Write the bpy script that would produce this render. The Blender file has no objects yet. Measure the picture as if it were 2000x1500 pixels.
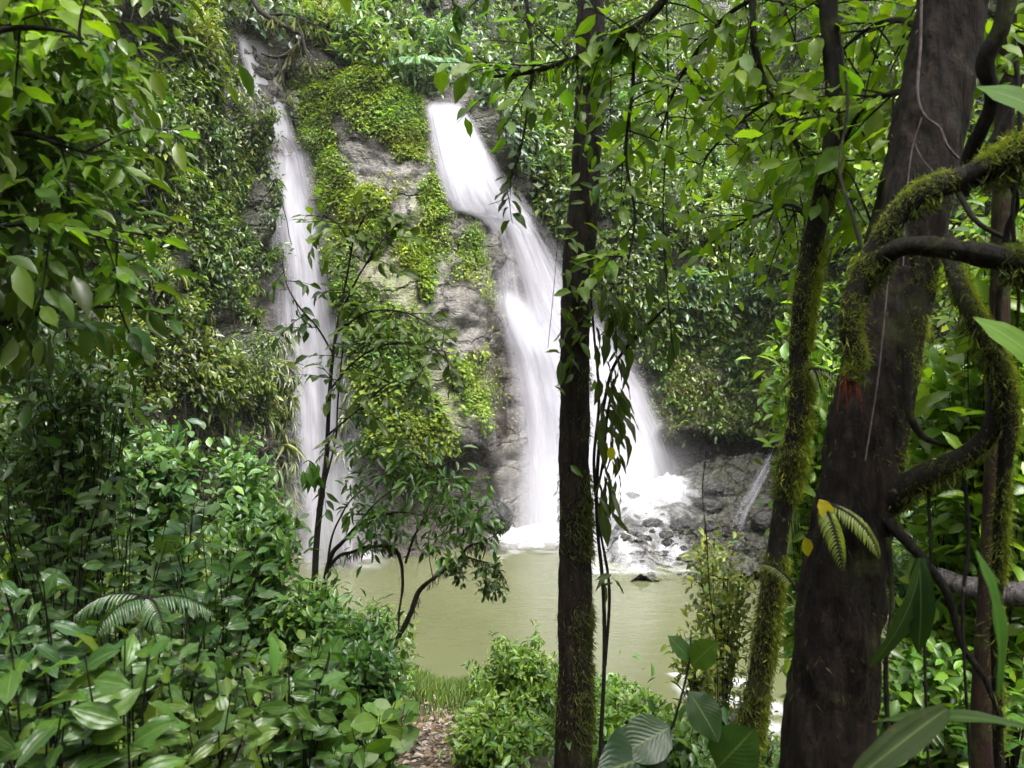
import bpy, math, random
import numpy as np
from mathutils import Vector, Matrix
R = math.radians
random.seed(7)
rng = np.random.default_rng(11)

# ------------------------------------------------------------------ camera, sky, sun, exposure
scene = bpy.context.scene
coll = scene.collection
F, CX, CY, CAMZ = 1428.0, 1000.0, 750.0, 5.2
cam = bpy.data.cameras.new('camera'); camo = bpy.data.objects.new('camera', cam); coll.objects.link(camo)
cam.sensor_width = 36.0; cam.lens = 36.0 * F / 2000.0
cam.clip_start = 0.05; cam.clip_end = 500.0
cam.dof.use_dof = True; cam.dof.focus_distance = 14.0; cam.dof.aperture_fstop = 4.0
camo.location = (0, 0, CAMZ); camo.rotation_euler = (R(90), 0, 0)
scene.camera = camo

SUN_EL, SUN_AZ = R(64), R(148)          # azimuth measured from +Y (the falls) towards +X
world = bpy.data.worlds.new('World'); scene.world = world; world.use_nodes = True
wn = world.node_tree; wn.nodes.clear()
sky = wn.nodes.new('ShaderNodeTexSky'); sky.sky_type = 'NISHITA'; sky.sun_disc = False
sky.sun_elevation = SUN_EL; sky.sun_rotation = SUN_AZ
sky.air_density = 1.0; sky.dust_density = 6.0; sky.ozone_density = 1.0
hs = wn.nodes.new('ShaderNodeHueSaturation'); hs.inputs['Saturation'].default_value = 0.18
bg = wn.nodes.new('ShaderNodeBackground'); bg.inputs[1].default_value = 0.13
wo = wn.nodes.new('ShaderNodeOutputWorld')
wn.links.new(sky.outputs[0], hs.inputs['Color']); wn.links.new(hs.outputs[0], bg.inputs[0]); wn.links.new(bg.outputs[0], wo.inputs[0])
sl = bpy.data.lights.new('sun', 'SUN'); sl.energy = 1.7; sl.angle = R(40); sl.color = (1.0, 0.97, 0.92)
so = bpy.data.objects.new('sun', sl); coll.objects.link(so)
sd = Vector((math.sin(SUN_AZ) * math.cos(SUN_EL), math.cos(SUN_AZ) * math.cos(SUN_EL), math.sin(SUN_EL)))
so.location = sd * 60; so.rotation_euler = sd.to_track_quat('Z', 'Y').to_euler()
vs = scene.view_settings
vs.view_transform = 'Standard'; vs.look = 'None'; vs.exposure = 2.22; vs.gamma = 1.0; vs.use_curve_mapping = False
cy = scene.cycles
cy.max_bounces = 7; cy.diffuse_bounces = 3; cy.glossy_bounces = 2; cy.transmission_bounces = 4
cy.transparent_max_bounces = 16; cy.volume_bounces = 1; cy.use_denoising = True
cy.caustics_reflective = False; cy.caustics_refractive = False

# ------------------------------------------------------------------ helpers
def P(px, py, Y):
    "point seen at photograph pixel (px, py) at the distance Y"
    return np.array([(px - CX) / F * Y, Y, CAMZ - (py - CY) / F * Y])
def Pa(px, py, Y):
    return np.stack([(px - CX) / F * Y, Y + 0 * px, CAMZ - (py - CY) / F * Y], -1)
def sst(a, b, x):
    t = np.clip((np.asarray(x, float) - a) / (b - a), 0, 1); return t * t * (3 - 2 * t)
def _hash(ix, iy, iz, s):
    h = (ix.astype(np.int64) * 374761393 + iy.astype(np.int64) * 668265263 + iz.astype(np.int64) * 2147483647 + s * 974634777) & 0xFFFFFFFF
    h = ((h ^ (h >> 13)) * 1274126177) & 0xFFFFFFFF
    h = (h ^ (h >> 16)) & 0xFFFF
    return h / 65535.0
def vnoise(p, s=0):
    p = np.asarray(p, float); i = np.floor(p).astype(np.int64); f = p - i; f = f * f * (3 - 2 * f)
    r = 0
    for dx in (0, 1):
        for dy in (0, 1):
            for dz in (0, 1):
                w = (f[..., 0] if dx else 1 - f[..., 0]) * (f[..., 1] if dy else 1 - f[..., 1]) * (f[..., 2] if dz else 1 - f[..., 2])
                r = r + w * _hash(i[..., 0] + dx, i[..., 1] + dy, i[..., 2] + dz, s)
    return r
def fbm(p, s=0, o=3):
    r = 0; a = 0.5; t = 0
    for k in range(o):
        r = r + a * vnoise(np.asarray(p) * (2.03 ** k), s + k * 17); t += a; a *= 0.5
    return r / t
def unit(v):
    v = np.asarray(v, float); return v / np.maximum(np.linalg.norm(v, axis=-1, keepdims=True), 1e-9)

def raw_mesh(name, V, Fc, mat, col=None, uv=None, smooth=False):
    "mesh from arrays; Fc is (n, k) with one k for all faces"
    me = bpy.data.meshes.new(name); V = np.asarray(V, np.float32); Fc = np.asarray(Fc, np.int32); n, k = Fc.shape
    me.vertices.add(len(V)); me.vertices.foreach_set('co', V.ravel())
    me.loops.add(n * k); me.loops.foreach_set('vertex_index', Fc.ravel())
    me.polygons.add(n); me.polygons.foreach_set('loop_start', np.arange(0, n * k, k, dtype=np.int32))
    if smooth: me.polygons.foreach_set('use_smooth', np.ones(n, bool))
    if col is not None:
        c = np.ones((len(V), 4), np.float32); c[:, :3] = col
        at = me.attributes.new('Col', 'FLOAT_COLOR', 'POINT'); at.data.foreach_set('color', c.ravel())
    if uv is not None:
        ul = me.uv_layers.new(name='UVMap'); ul.data.foreach_set('uv', np.asarray(uv, np.float32)[Fc.ravel()].ravel())
    me.update(calc_edges=True)
    if mat: me.materials.append(mat)
    return me
def link(name, me, parent=None, loc=None):
    o = bpy.data.objects.new(name, me); coll.objects.link(o)
    if loc is not None: o.location = loc
    if parent is not None: o.parent = parent
    if 'moss' in name and parent is not None: o['kind'] = 'stuff'
    return o
def tag(o, label=None, cat=None, group=None, kind=None):
    if label: o['label'] = label
    if cat: o['category'] = cat
    if group: o['group'] = group
    if kind: o['kind'] = kind
    return o
def thing(name, label, cat, loc, group=None):
    o = link(name, None, None, tuple(float(c) for c in loc)); return tag(o, label, cat, group)
def part(name, me, root, own=False):
    "a child whose mesh is written in world coordinates (root has no rotation)"
    o = link(name, me, root)
    if not own: o.matrix_parent_inverse = Matrix.Translation(-Vector(root.location))
    return o

# ------------------------------------------------------------------ materials
def mat_new(name):
    m = bpy.data.materials.new(name); m.use_nodes = True; nt = m.node_tree; nt.nodes.clear(); return m, nt
def N(nt, t, **kw):
    n = nt.nodes.new('ShaderNode' + t)
    for k, v in kw.items():
        if k.startswith('i_'): n.inputs[k[2:].replace('_', ' ')].default_value = v
        else: setattr(n, k, v)
    return n
def ramp(nt, fac, stops):
    r = N(nt, 'ValToRGB'); e = r.color_ramp.elements
    while len(e) < len(stops): e.new(0.5)
    for q, (p, c) in zip(e, stops): q.position = p; q.color = tuple(c) + ((1,) if len(c) == 3 else ())
    nt.links.new(fac, r.inputs[0]); return r.outputs[0]
def mixc(nt, fac, a, b, mode='MIX'):
    m = N(nt, 'Mix', data_type='RGBA', blend_type=mode)
    for s, v in ((m.inputs[0], fac), (m.inputs[6], a), (m.inputs[7], b)):
        if hasattr(v, 'links'): nt.links.new(v, s)
        else: s.default_value = v if not isinstance(v, tuple) else (v + (1,) if len(v) == 3 else v)
    return m.outputs[2]
def mth(nt, op, a, b=0.0, c=None):
    m = N(nt, 'Math', operation=op)
    for s, v in zip(m.inputs, (a, b) if c is None else (a, b, c)):
        if hasattr(v, 'links'): nt.links.new(v, s)
        else: s.default_value = v
    return m.outputs[0]
def noise(nt, vec, scale, detail=3, rough=0.55, dist=0.0):
    n = N(nt, 'TexNoise'); n.inputs['Scale'].default_value = scale; n.inputs['Detail'].default_value = detail
    n.inputs['Roughness'].default_value = rough; n.inputs['Distortion'].default_value = dist
    if vec is not None: nt.links.new(vec, n.inputs['Vector'])
    return n.outputs['Fac']
def mapping(nt, vec, scale):
    m = N(nt, 'Mapping'); m.inputs['Scale'].default_value = scale; nt.links.new(vec, m.inputs['Vector']); return m.outputs[0]
def bump(nt, h, strength, dist, prev=None):
    b = N(nt, 'Bump'); b.inputs['Strength'].default_value = strength; b.inputs['Distance'].default_value = dist
    nt.links.new(h, b.inputs['Height'])
    if prev is not None: nt.links.new(prev, b.inputs['Normal'])
    return b.outputs[0]
def leaf_material(name, source, veins=None, rough=0.33, transl=0.32, spec=0.5):
    m, nt = mat_new(name)
    if source == 'attr': c = N(nt, 'Attribute', attribute_name='Col').outputs['Color']
    else: c = N(nt, 'ObjectInfo').outputs['Color']
    p = N(nt, 'BsdfPrincipled'); p.inputs['Roughness'].default_value = rough; p.inputs['Specular IOR Level'].default_value = spec
    if veins:
        uvn = N(nt, 'UVMap').outputs[0]; sep = N(nt, 'SeparateXYZ'); nt.links.new(uvn, sep.inputs[0])
        au = mth(nt, 'ABSOLUTE', mth(nt, 'SUBTRACT', sep.outputs[0], 0.5))
        if veins == 'ribs':      # veins that run from base to tip
            h = mth(nt, 'ABSOLUTE', mth(nt, 'SINE', mth(nt, 'MULTIPLY', mth(nt, 'POWER', au, 0.8), 9.0)))
        else:                    # side veins leaving the midrib
            h = mth(nt, 'SINE', mth(nt, 'MULTIPLY', mth(nt, 'SUBTRACT', sep.outputs[1], mth(nt, 'MULTIPLY', au, 0.9)), 62.0))
        rib = mth(nt, 'LESS_THAN', au, 0.022)
        wpos = N(nt, 'NewGeometry').outputs['Position']; patch = noise(nt, wpos, 22.0, 3)
        c = mixc(nt, mth(nt, 'MULTIPLY', patch, 0.45), c, (0.03, 0.06, 0.012), 'MIX')
        c = mixc(nt, mth(nt, 'MULTIPLY', rib, 0.4), c, (0.22, 0.28, 0.09))
        c = mixc(nt, ramp(nt, noise(nt, wpos, 38.0, 4, 0.7), [(0.66, (0, 0, 0)), (0.70, (0.8, 0.8, 0.8))]), c, (0.07, 0.04, 0.015))
        edge = mth(nt, 'ADD', mth(nt, 'MULTIPLY', mth(nt, 'MAXIMUM', mth(nt, 'MULTIPLY', au, 2.0), sep.outputs[1]), 0.75), mth(nt, 'MULTIPLY', noise(nt, wpos, 11.0, 3), 0.5))
        c = mixc(nt, ramp(nt, edge, [(1.02, (0, 0, 0)), (1.08, (0.85, 0.85, 0.85))]) if False else mth(nt, 'MULTIPLY', mth(nt, 'GREATER_THAN', edge, 1.045), 0.8), c, (0.13, 0.085, 0.02))
        b = bump(nt, h, 0.22 if veins == 'ribs' else 0.15, 0.004); nt.links.new(b, p.inputs['Normal'])
    nt.links.new(c, p.inputs['Base Color'])
    t = N(nt, 'BsdfTranslucent'); tc = mixc(nt, 1.0, c, (1.5, 1.7, 0.45), 'MULTIPLY'); nt.links.new(tc, t.inputs['Color'])
    mx = N(nt, 'MixShader'); mx.inputs[0].default_value = transl
    nt.links.new(p.outputs[0], mx.inputs[1]); nt.links.new(t.outputs[0], mx.inputs[2])
    o = N(nt, 'OutputMaterial'); nt.links.new(mx.outputs[0], o.inputs[0]); return m
M = {}
M['leaf'] = leaf_material('leaf', 'attr')
M['moss'] = leaf_material('moss', 'attr', rough=0.7, transl=0.35, spec=0.2)
M['leaf_ribs'] = leaf_material('leaf_ribs', 'obj', 'ribs', rough=0.30, spec=0.42)
M['leaf_strap'] = leaf_material('leaf_strap', 'obj', 'ribs', rough=0.6, spec=0.15)
M['leaf_side'] = leaf_material('leaf_side', 'obj', 'side', rough=0.36, transl=0.5, spec=0.4)

def bark_material(name, dark, light, moss_amt, sc=1.0):
    m, nt = mat_new(name); g = N(nt, 'NewGeometry'); pos = g.outputs['Position']
    v = mapping(nt, pos, (24 * sc, 24 * sc, 4.5 * sc))
    n1 = noise(nt, v, 1.0, 8, 0.72, 0.8); n2 = noise(nt, pos, 5.0 * sc, 4)
    c = ramp(nt, n1, [(0.42, dark), (0.70, light)])
    c = mixc(nt, ramp(nt, n2, [(0.5, (0, 0, 0)), (0.75, (0.6, 0.6, 0.6))]), c, tuple(0.6 * x for x in dark))
    n3 = noise(nt, pos, 3.2, 5, 0.7)
    mm = ramp(nt, n3, [(0.62 - 0.35 * moss_amt, (0, 0, 0)), (0.74 - 0.3 * moss_amt, (1, 1, 1))])
    c = mixc(nt, mth(nt, 'MULTIPLY', mm, min(1, moss_amt * 1.6)), c, (0.075, 0.095, 0.018))
    lich = ramp(nt, noise(nt, pos, 17.0, 3), [(0.70, (0, 0, 0)), (0.76, (0.5, 0.5, 0.5))])
    c = mixc(nt, lich, c, (0.20, 0.20, 0.17))
    p = N(nt, 'BsdfPrincipled'); p.inputs['Roughness'].default_value = 0.8; p.inputs['Specular IOR Level'].default_value = 0.2
    nt.links.new(c, p.inputs['Base Color'])
    b = bump(nt, n1, 1.0, 0.04); b = bump(nt, noise(nt, pos, 60.0, 3), 0.5, 0.006, b); nt.links.new(b, p.inputs['Normal'])
    o = N(nt, 'OutputMaterial'); nt.links.new(p.outputs[0], o.inputs[0]); return m
M['bark'] = bark_material('bark', (0.0045, 0.0030, 0.0024), (0.040, 0.026, 0.020), 0.2)
M['bark_mossy'] = bark_material('bark_mossy', (0.006, 0.005, 0.004), (0.026, 0.019, 0.013), 0.3)
M['bark_thin'] = bark_material('bark_thin', (0.009, 0.008, 0.006), (0.032, 0.027, 0.02), 0.2, 2.0)
M['root_pale'] = bark_material('root_pale', (0.14, 0.11, 0.11), (0.34, 0.29, 0.29), 0.0, 3.0)
M['bark_red'] = bark_material('bark_red', (0.025, 0.013, 0.010), (0.07, 0.036, 0.027), 0.4)
M['log_grey'] = bark_material('log_grey', (0.05, 0.045, 0.045), (0.26, 0.23, 0.24), 0.05)
M['rot_wood'] = bark_material('rot_wood', (0.16, 0.03, 0.012), (0.42, 0.10, 0.04), 0.0, 3.0)

def rock_material(name, light, dark, wet=0.5):
    m, nt = mat_new(name); pos = N(nt, 'NewGeometry').outputs['Position']
    v = mapping(nt, pos, (1.0, 1.0, 2.1))
    n1 = noise(nt, v, 1.1, 7, 0.62, 0.5); n2 = noise(nt, v, 6.0, 5, 0.65); n3 = noise(nt, mapping(nt, pos, (3, 3, 0.35)), 1.0, 4)
    c = ramp(nt, n1, [(0.30, dark), (0.5, tuple(0.5 * (a + b) for a, b in zip(dark, light))), (0.72, light)])
    c = mixc(nt, ramp(nt, n2, [(0.35, (0.7, 0.7, 0.7)), (0.6, (0, 0, 0))]), c, tuple(0.55 * a for a in dark))
    c = mixc(nt, ramp(nt, n3, [(0.55, (0, 0, 0)), (0.72, (0.4, 0.4, 0.4))]), c, (0.09, 0.07, 0.05))
    vo = N(nt, 'TexVoronoi', feature='DISTANCE_TO_EDGE'); vo.inputs['Scale'].default_value = 0.42; wv = N(nt, 'VectorMath', operation='ADD'); wn_ = N(nt, 'TexNoise'); wn_.inputs['Scale'].default_value = 1.3; wn_.inputs['Detail'].default_value = 5; nt.links.new(pos, wn_.inputs['Vector']); nt.links.new(mapping(nt, pos, (1, 1, 1.7)), wv.inputs[0]); nt.links.new(wn_.outputs['Color'], wv.inputs[1]); nt.links.new(wv.outputs[0], vo.inputs['Vector'])
    crack = ramp(nt, vo.outputs['Distance'], [(0.0, (1, 1, 1)), (0.035, (0, 0, 0))]); c = mixc(nt, mth(nt, 'MULTIPLY', crack, 0.45), c, tuple(0.35 * a for a in dark))   # rusty stains
    at = N(nt, 'Attribute', attribute_name='Col'); sep = N(nt, 'SeparateColor'); nt.links.new(at.outputs['Color'], sep.inputs[0])
    soil = ramp(nt, n2, [(0.3, (0.012, 0.013, 0.008)), (0.7, (0.05, 0.05, 0.028))])
    c = mixc(nt, sep.outputs[0], soil, c)                                  # R: bare rock / soil between plants
    mossn = mth(nt, 'MULTIPLY', sep.outputs[1], ramp(nt, noise(nt, pos, 2.6, 6, 0.7), [(0.36, (0, 0, 0)), (0.60, (1, 1, 1))]))
    mc = ramp(nt, noise(nt, pos, 14.0, 4), [(0.3, (0.05, 0.07, 0.012)), (0.7, (0.17, 0.20, 0.035))])
    c = mixc(nt, mossn, c, mc)                                             # G: moss film
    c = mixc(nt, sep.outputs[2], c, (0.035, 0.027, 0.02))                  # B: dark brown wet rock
    p = N(nt, 'BsdfPrincipled'); nt.links.new(c, p.inputs['Base Color'])
    nt.links.new(ramp(nt, n2, [(0.3, (wet * 0.5,) * 3), (0.7, (wet + 0.25,) * 3)]), p.inputs['Roughness'])
    b = bump(nt, n1, 0.8, 0.25); b = bump(nt, n2, 0.9, 0.08, b); b = bump(nt, noise(nt, v, 30.0, 4), 0.6, 0.015, b); b = bump(nt, mth(nt, 'MULTIPLY', crack, -1.0), 0.9, 0.08, b)
    nt.links.new(b, p.inputs['Normal'])
    o = N(nt, 'OutputMaterial'); nt.links.new(p.outputs[0], o.inputs[0]); return m
M['cliff'] = rock_material('cliff', (0.20, 0.182, 0.178), (0.05, 0.043, 0.040), 0.18)
M['rock'] = rock_material('rock', (0.022, 0.020, 0.020), (0.006, 0.005, 0.005), 0.15)

def soil_material():
    m, nt = mat_new('soil'); pos = N(nt, 'NewGeometry').outputs['Position']
    n1 = noise(nt, pos, 2.2, 6, 0.65); n2 = noise(nt, pos, 24.0, 4)
    c = ramp(nt, n1, [(0.3, (0.02, 0.016, 0.010)), (0.7, (0.075, 0.058, 0.036))])
    c = mixc(nt, ramp(nt, n2, [(0.45, (0, 0, 0)), (0.7, (0.7, 0.7, 0.7))]), c, (0.10, 0.075, 0.045))
    p = N(nt, 'BsdfPrincipled', i_Roughness=0.75); nt.links.new(c, p.inputs['Base Color'])
    b = bump(nt, n1, 0.7, 0.1); b = bump(nt, n2, 0.7, 0.02, b); nt.links.new(b, p.inputs['Normal'])
    o = N(nt, 'OutputMaterial'); nt.links.new(p.outputs[0], o.inputs[0]); return m
M['soil'] = soil_material()
def litter_material():
    m, nt = mat_new('leaf_litter'); c = N(nt, 'Attribute', attribute_name='Col').outputs['Color']
    p = N(nt, 'BsdfPrincipled', i_Roughness=0.55); nt.links.new(c, p.inputs['Base Color'])
    o = N(nt, 'OutputMaterial'); nt.links.new(p.outputs[0], o.inputs[0]); return m
M['litter'] = litter_material()
def pool_material():
    m, nt = mat_new('pool_water'); pos = N(nt, 'NewGeometry').outputs['Position']
    n1 = noise(nt, mapping(nt, pos, (0.35, 0.2, 1)), 1.0, 3)
    c = ramp(nt, n1, [(0.35, (0.074, 0.080, 0.039)), (0.65, (0.086, 0.092, 0.047))])
    p = N(nt, 'BsdfPrincipled', i_Roughness=0.13, i_IOR=1.33); nt.links.new(c, p.inputs['Base Color'])
    b = bump(nt, noise(nt, mapping(nt, pos, (1.4, 3.2, 1)), 1.0, 4), 0.3, 0.05); nt.links.new(b, p.inputs['Normal'])
    o = N(nt, 'OutputMaterial'); nt.links.new(p.outputs[0], o.inputs[0]); return m
M['pool'] = pool_material()
def falling_water(name, seed, dens, edge=0.16, sx=16.0, sy=0.35, top=0.0):
    "white water: strands along v, soft uneven edges across u"
    m, nt = mat_new(name); uv = N(nt, 'UVMap').outputs[0]; sep = N(nt, 'SeparateXYZ'); nt.links.new(uv, sep.inputs[0])
    off = N(nt, 'VectorMath', operation='ADD'); nt.links.new(uv, off.inputs[0]); off.inputs[1].default_value = (seed * 3.7, seed * 1.3, 0)
    st = noise(nt, mapping(nt, off.outputs[0], (sx, sy, 1)), 1.0, 5, 0.6)
    fine = noise(nt, mapping(nt, off.outputs[0], (sx * 5, sy * 1.1, 1)), 1.0, 3, 0.6)
    big = noise(nt, mapping(nt, off.outputs[0], (3.2, sy * 0.9, 1)), 1.0, 3)
    u = sep.outputs[0]
    e = mth(nt, 'MULTIPLY', mth(nt, 'MINIMUM', u, mth(nt, 'SUBTRACT', 1.0, u)), 1.0 / edge)
    e = mth(nt, 'MULTIPLY', e, mth(nt, 'ADD', 0.35, mth(nt, 'MULTIPLY', st, 1.3)))
    e = mth(nt, 'MINIMUM', e, 1.0)
    mixn = mth(nt, 'ADD', mth(nt, 'MULTIPLY', st, 0.5), mth(nt, 'ADD', mth(nt, 'MULTIPLY', fine, 0.15), mth(nt, 'MULTIPLY', big, 0.75)))
    at = N(nt, 'Attribute', attribute_name='Col'); asep = N(nt, 'SeparateColor'); nt.links.new(at.outputs['Color'], asep.inputs[0])
    a = mth(nt, 'SUBTRACT', mth(nt, 'ADD', mixn, mth(nt, 'MULTIPLY', mth(nt, 'ADD', asep.outputs[0], dens), 1.0)), 1.0)
    a = mth(nt, 'MULTIPLY', a, 2.3)
    a = mth(nt, 'MINIMUM', mth(nt, 'MAXIMUM', a, 0.0), 1.0)
    a = mth(nt, 'MULTIPLY', mth(nt, 'MULTIPLY', a, e), asep.outputs[1])
    d = N(nt, 'BsdfDiffuse'); d.inputs[0].default_value = (0.53, 0.52, 0.575, 1)
    t = N(nt, 'BsdfTranslucent'); t.inputs[0].default_value = (0.53, 0.52, 0.575, 1)
    mx0 = N(nt, 'MixShader'); mx0.inputs[0].default_value = 0.4
    nt.links.new(d.outputs[0], mx0.inputs[1]); nt.links.new(t.outputs[0], mx0.inputs[2])
    tr = N(nt, 'BsdfTransparent'); mx = N(nt, 'MixShader'); nt.links.new(a, mx.inputs[0])
    nt.links.new(tr.outputs[0], mx.inputs[1]); nt.links.new(mx0.outputs[0], mx.inputs[2])
    o = N(nt, 'OutputMaterial'); nt.links.new(mx.outputs[0], o.inputs[0]); return m

# ------------------------------------------------------------------ ground, pool
def shore(x):       # distance of the near shore of the pool
    return 12.5 - 2.7 * sst(0.6, 3.6, x) + 0.25 * np.sin(x * 1.7)
def G(x, y):
    x = np.asarray(x, float); y = np.asarray(y, float)
    e = shore(x)
    z = np.where(y < 0, 3.6 - 0.55 * y, 3.6 * (1 - y / e))
    z = np.where(y > e, -0.5 * (y - e), z)
    z = np.maximum(z, -1.3)
    z = z + np.clip(-x - 1.2, 0, 9) * 0.30 * sst(24, 8, y) * sst(-14, -2, -np.abs(y) * 0 + y)
    z = z + np.clip(-x - 4.6, 0, 3) * 0.8 * sst(10, 15, y)
    z = z + np.clip(x - 5.5, 0, 8) * 0.55 + np.clip(x - 2.0, 0, 3) * 0.10 * sst(9, 5, y)
    z = z + np.clip(np.abs(x) - 10, 0, 60) * 0.8 + np.clip(y - 30, 0, 80) * 0.6
    n = fbm(np.stack([x * 0.8, y * 0.8, 0 * x], -1), 5, 3) - 0.5
    return z + n * 0.35 * sst(-0.3, 0.6, z)
def grid_faces(nu, nv):
    i = np.arange(nu - 1)[:, None] * nv + np.arange(nv - 1)[None, :]; i = i.ravel()
    return np.stack([i, i + nv, i + nv + 1, i + 1], -1)
gx = np.concatenate([np.linspace(-42, -11, 14), np.linspace(-10.5, 12, 130), np.linspace(13, 42, 14)])
gy = np.concatenate([np.linspace(-22, -4, 14), np.linspace(-3.7, 24, 140), np.linspace(25, 60, 18)])
X, Y = np.meshgrid(gx, gy, indexing='ij')
o = link('ground', raw_mesh('ground', np.stack([X, Y, G(X, Y)], -1).reshape(-1, 3), grid_faces(len(gx), len(gy)), M['soil'], smooth=True)); tag(o, kind='structure')
px_ = np.linspace(-9, 14, 40); py_ = np.linspace(8.5, 30, 40); X, Y = np.meshgrid(px_, py_, indexing='ij')
o = link('pool_water', raw_mesh('pool_water', np.stack([X, Y, 0 * X], -1).reshape(-1, 3), grid_faces(40, 40), M['pool'], smooth=True)); tag(o, kind='structure')

# ------------------------------------------------------------------ the gorge wall
def interp(x, tab):
    a = np.array(tab, float); return np.interp(x, a[:, 0], a[:, 1])
LF = [(-60, 440, 20), (60, 478, 24), (120, 505, 34), (200, 525, 36), (270, 540, 40), (300, 553, 48), (400, 572, 50), (500, 590, 56), (600, 600, 68), (700, 612, 76), (850, 624, 84), (1000, 632, 90), (1110, 640, 96)]   # py, centre, half width of the left fall
RFL = [(196, 832), (250, 838), (330, 850), (390, 868), (412, 884), (425, 930), (445, 956), (500, 964), (560, 966), (590, 964), (640, 974), (700, 992), (800, 1008), (900, 1012), (1000, 1008), (1080, 1000)]
RFR = [(196, 885), (230, 908), (290, 942), (350, 985), (420, 1035), (500, 1084), (580, 1134), (660, 1198), (760, 1258), (860, 1302), (940, 1336), (1000, 1355), (1080, 1370)]
def base_depth(px, py):
    d = interp(px, [(-700, 4.6), (-300, 7.2), (0, 10.0), (150, 12.2), (300, 15.0), (420, 17.6), (500, 19.6), (560, 21.2), (620, 21.2), (690, 20.4), (780, 20.2), (900, 21.3), (950, 22.6), (990, 24.6), (1050, 25.3), (1200, 25.6),
                     (1280, 26.0), (1340, 26.6), (1450, 26.6), (1560, 24.2), (1700, 20.0), (1900, 16.0), (2200, 12.0), (2800, 8.0)])
    h = (1100 - py) / 1000.0
    d = d + h * interp(px, [(-700, 1.2), (0, 2.0), (400, 2.4), (600, 3.0), (900, 3.6), (1000, 2.8), (1200, 2.8), (1500, 3.0), (2000, 2.0), (2800, 1.0)])
    top = interp(px, [(-700, -400), (300, -60), (480, 60), (620, 110), (700, 130), (830, 195), (900, 205), (1000, 300), (1100, 350), (1300, 420), (1500, 500), (1700, 380), (2000, 200), (2800, 0)])   # brow: above it the slope lies back
    d = d + np.clip(top - py, 0, 900) * 0.020 * interp(px, [(-700, 0.3), (400, 0.7), (800, 1.0), (1500, 1.0), (2000, 0.5), (2800, 0.3)])
    d = d + 1.7 * sst(868, 905, py + 12 * np.sin(px * 0.03)) * sst(680, 720, px) * sst(985, 950, px)          # undercut below the bulge
    d = d + 1.5 * sst(835, 875, py) * sst(1270, 1320, px) * sst(1640, 1560, px)                               # undercut at the back right
    c = interp(py, [(a, b) for a, b, w in LF]); w = interp(py, [(a, w) for a, b, w in LF])
    d = d + 0.5 * np.exp(-((px - c) / (w * 0.9)) ** 2)
    return d
def ell(px, py, cx, cy, rx, ry, a=0.0):
    ca, sa = math.cos(R(a)), math.sin(R(a)); u = (px - cx) * ca + (py - cy) * sa; v = -(px - cx) * sa + (py - cy) * ca
    return np.clip(1.6 - 1.6 * ((u / rx) ** 2 + (v / ry) ** 2) ** 0.5, 0, 1)
def lf_edges(py):
    c = interp(py, [(a, b) for a, b, w in LF]); w = interp(py, [(a, w) for a, b, w in LF]); return c - w, c + w
def masks(px, py, pn):
    "bare: rock showing; film: moss film on rock; brown: dark wet rock"
    l0, l1 = lf_edges(py); r0 = interp(py, RFL); r1 = interp(py, RFR)
    bulge = sst(l1 - 30, l1 + 10, px) * sst(r0 + 60, r0 + 10, px) * sst(120, 150, py) * sst(1200, 1100, py)
    wetl = sst(l0 - 18, l0 + 12, px) * sst(l1 + 18, l1 - 12, px) * sst(60, 90, py)
    wetr = sst(r0 - 15, r0 + 15, px) * sst(r1 + 20, r1 - 20, px) * sst(180, 200, py)
    rec = sst(1265, 1300, px) * sst(1600, 1560, px) * sst(540, 600, py)
    bare = np.maximum.reduce([bulge, wetl, wetr, rec, 0.9 * ell(px, py, 415, 830, 55, 75, 20), ell(px, py, 500, 580, 40, 70, 10), 0.6 * ell(px, py, 345, 560, 30, 30)])
    film = np.clip(bulge * (0.12 + ell(px, py, 740, 190, 130, 70, 25) + ell(px, py, 640, 400, 60, 250, -8) + ell(px, py, 745, 660, 120, 240, 0) + ell(px, py, 900, 770, 70, 70) + ell(px, py, 840, 430, 40, 110, -20)
                    + 0.7 * ell(px, py, 930, 480, 40, 60)), 0, 1)
    film = np.maximum(film, rec * sst(860, 820, py) * 0.9)
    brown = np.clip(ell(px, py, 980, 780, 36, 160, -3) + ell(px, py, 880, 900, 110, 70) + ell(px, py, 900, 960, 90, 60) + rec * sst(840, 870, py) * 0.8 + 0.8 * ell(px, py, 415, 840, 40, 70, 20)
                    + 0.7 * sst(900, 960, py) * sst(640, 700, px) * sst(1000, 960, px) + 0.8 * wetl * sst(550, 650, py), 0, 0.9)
    return bare, film, brown
STEP = 7
gu = np.arange(-700, 2801, STEP); gv = np.arange(-350, 1200, STEP)
PX, PY = np.meshgrid(gu, gv, indexing='ij'); PX = PX.astype(float); PY = PY.astype(float)
B0 = Pa(PX, PY, base_depth(PX, PY))
def grid_normals(Q):
    du = np.gradient(Q, axis=0); dv = np.gradient(Q, axis=1); n = unit(np.cross(du, dv))
    return np.where((n[..., 1:2] > 0), -n, n)
NB = grid_normals(B0)
bare, film, brown = masks(PX, PY, None)
ROT = np.array(Matrix.Rotation(R(28), 3, 'Y'))
lump = (fbm(B0 * 0.55, 3, 2) - 0.5) * 2.0 + (fbm(B0 * 1.7, 9, 2) - 0.5) * 0.8
rid = 1 - np.abs(fbm(B0 * np.array([0.9, 0.9, 0.9]), 21, 4) * 2 - 1)
crag = (fbm((B0 @ ROT.T) * np.array([0.45, 0.9, 1.5]), 31, 5) - 0.5) * 1.0 + 0.4 * np.abs(fbm((B0 @ ROT.T) * np.array([0.9, 0.9, 2.6]), 37, 4) - 0.5) - 0.12 * sst(0.9, 0.97, rid)
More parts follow.
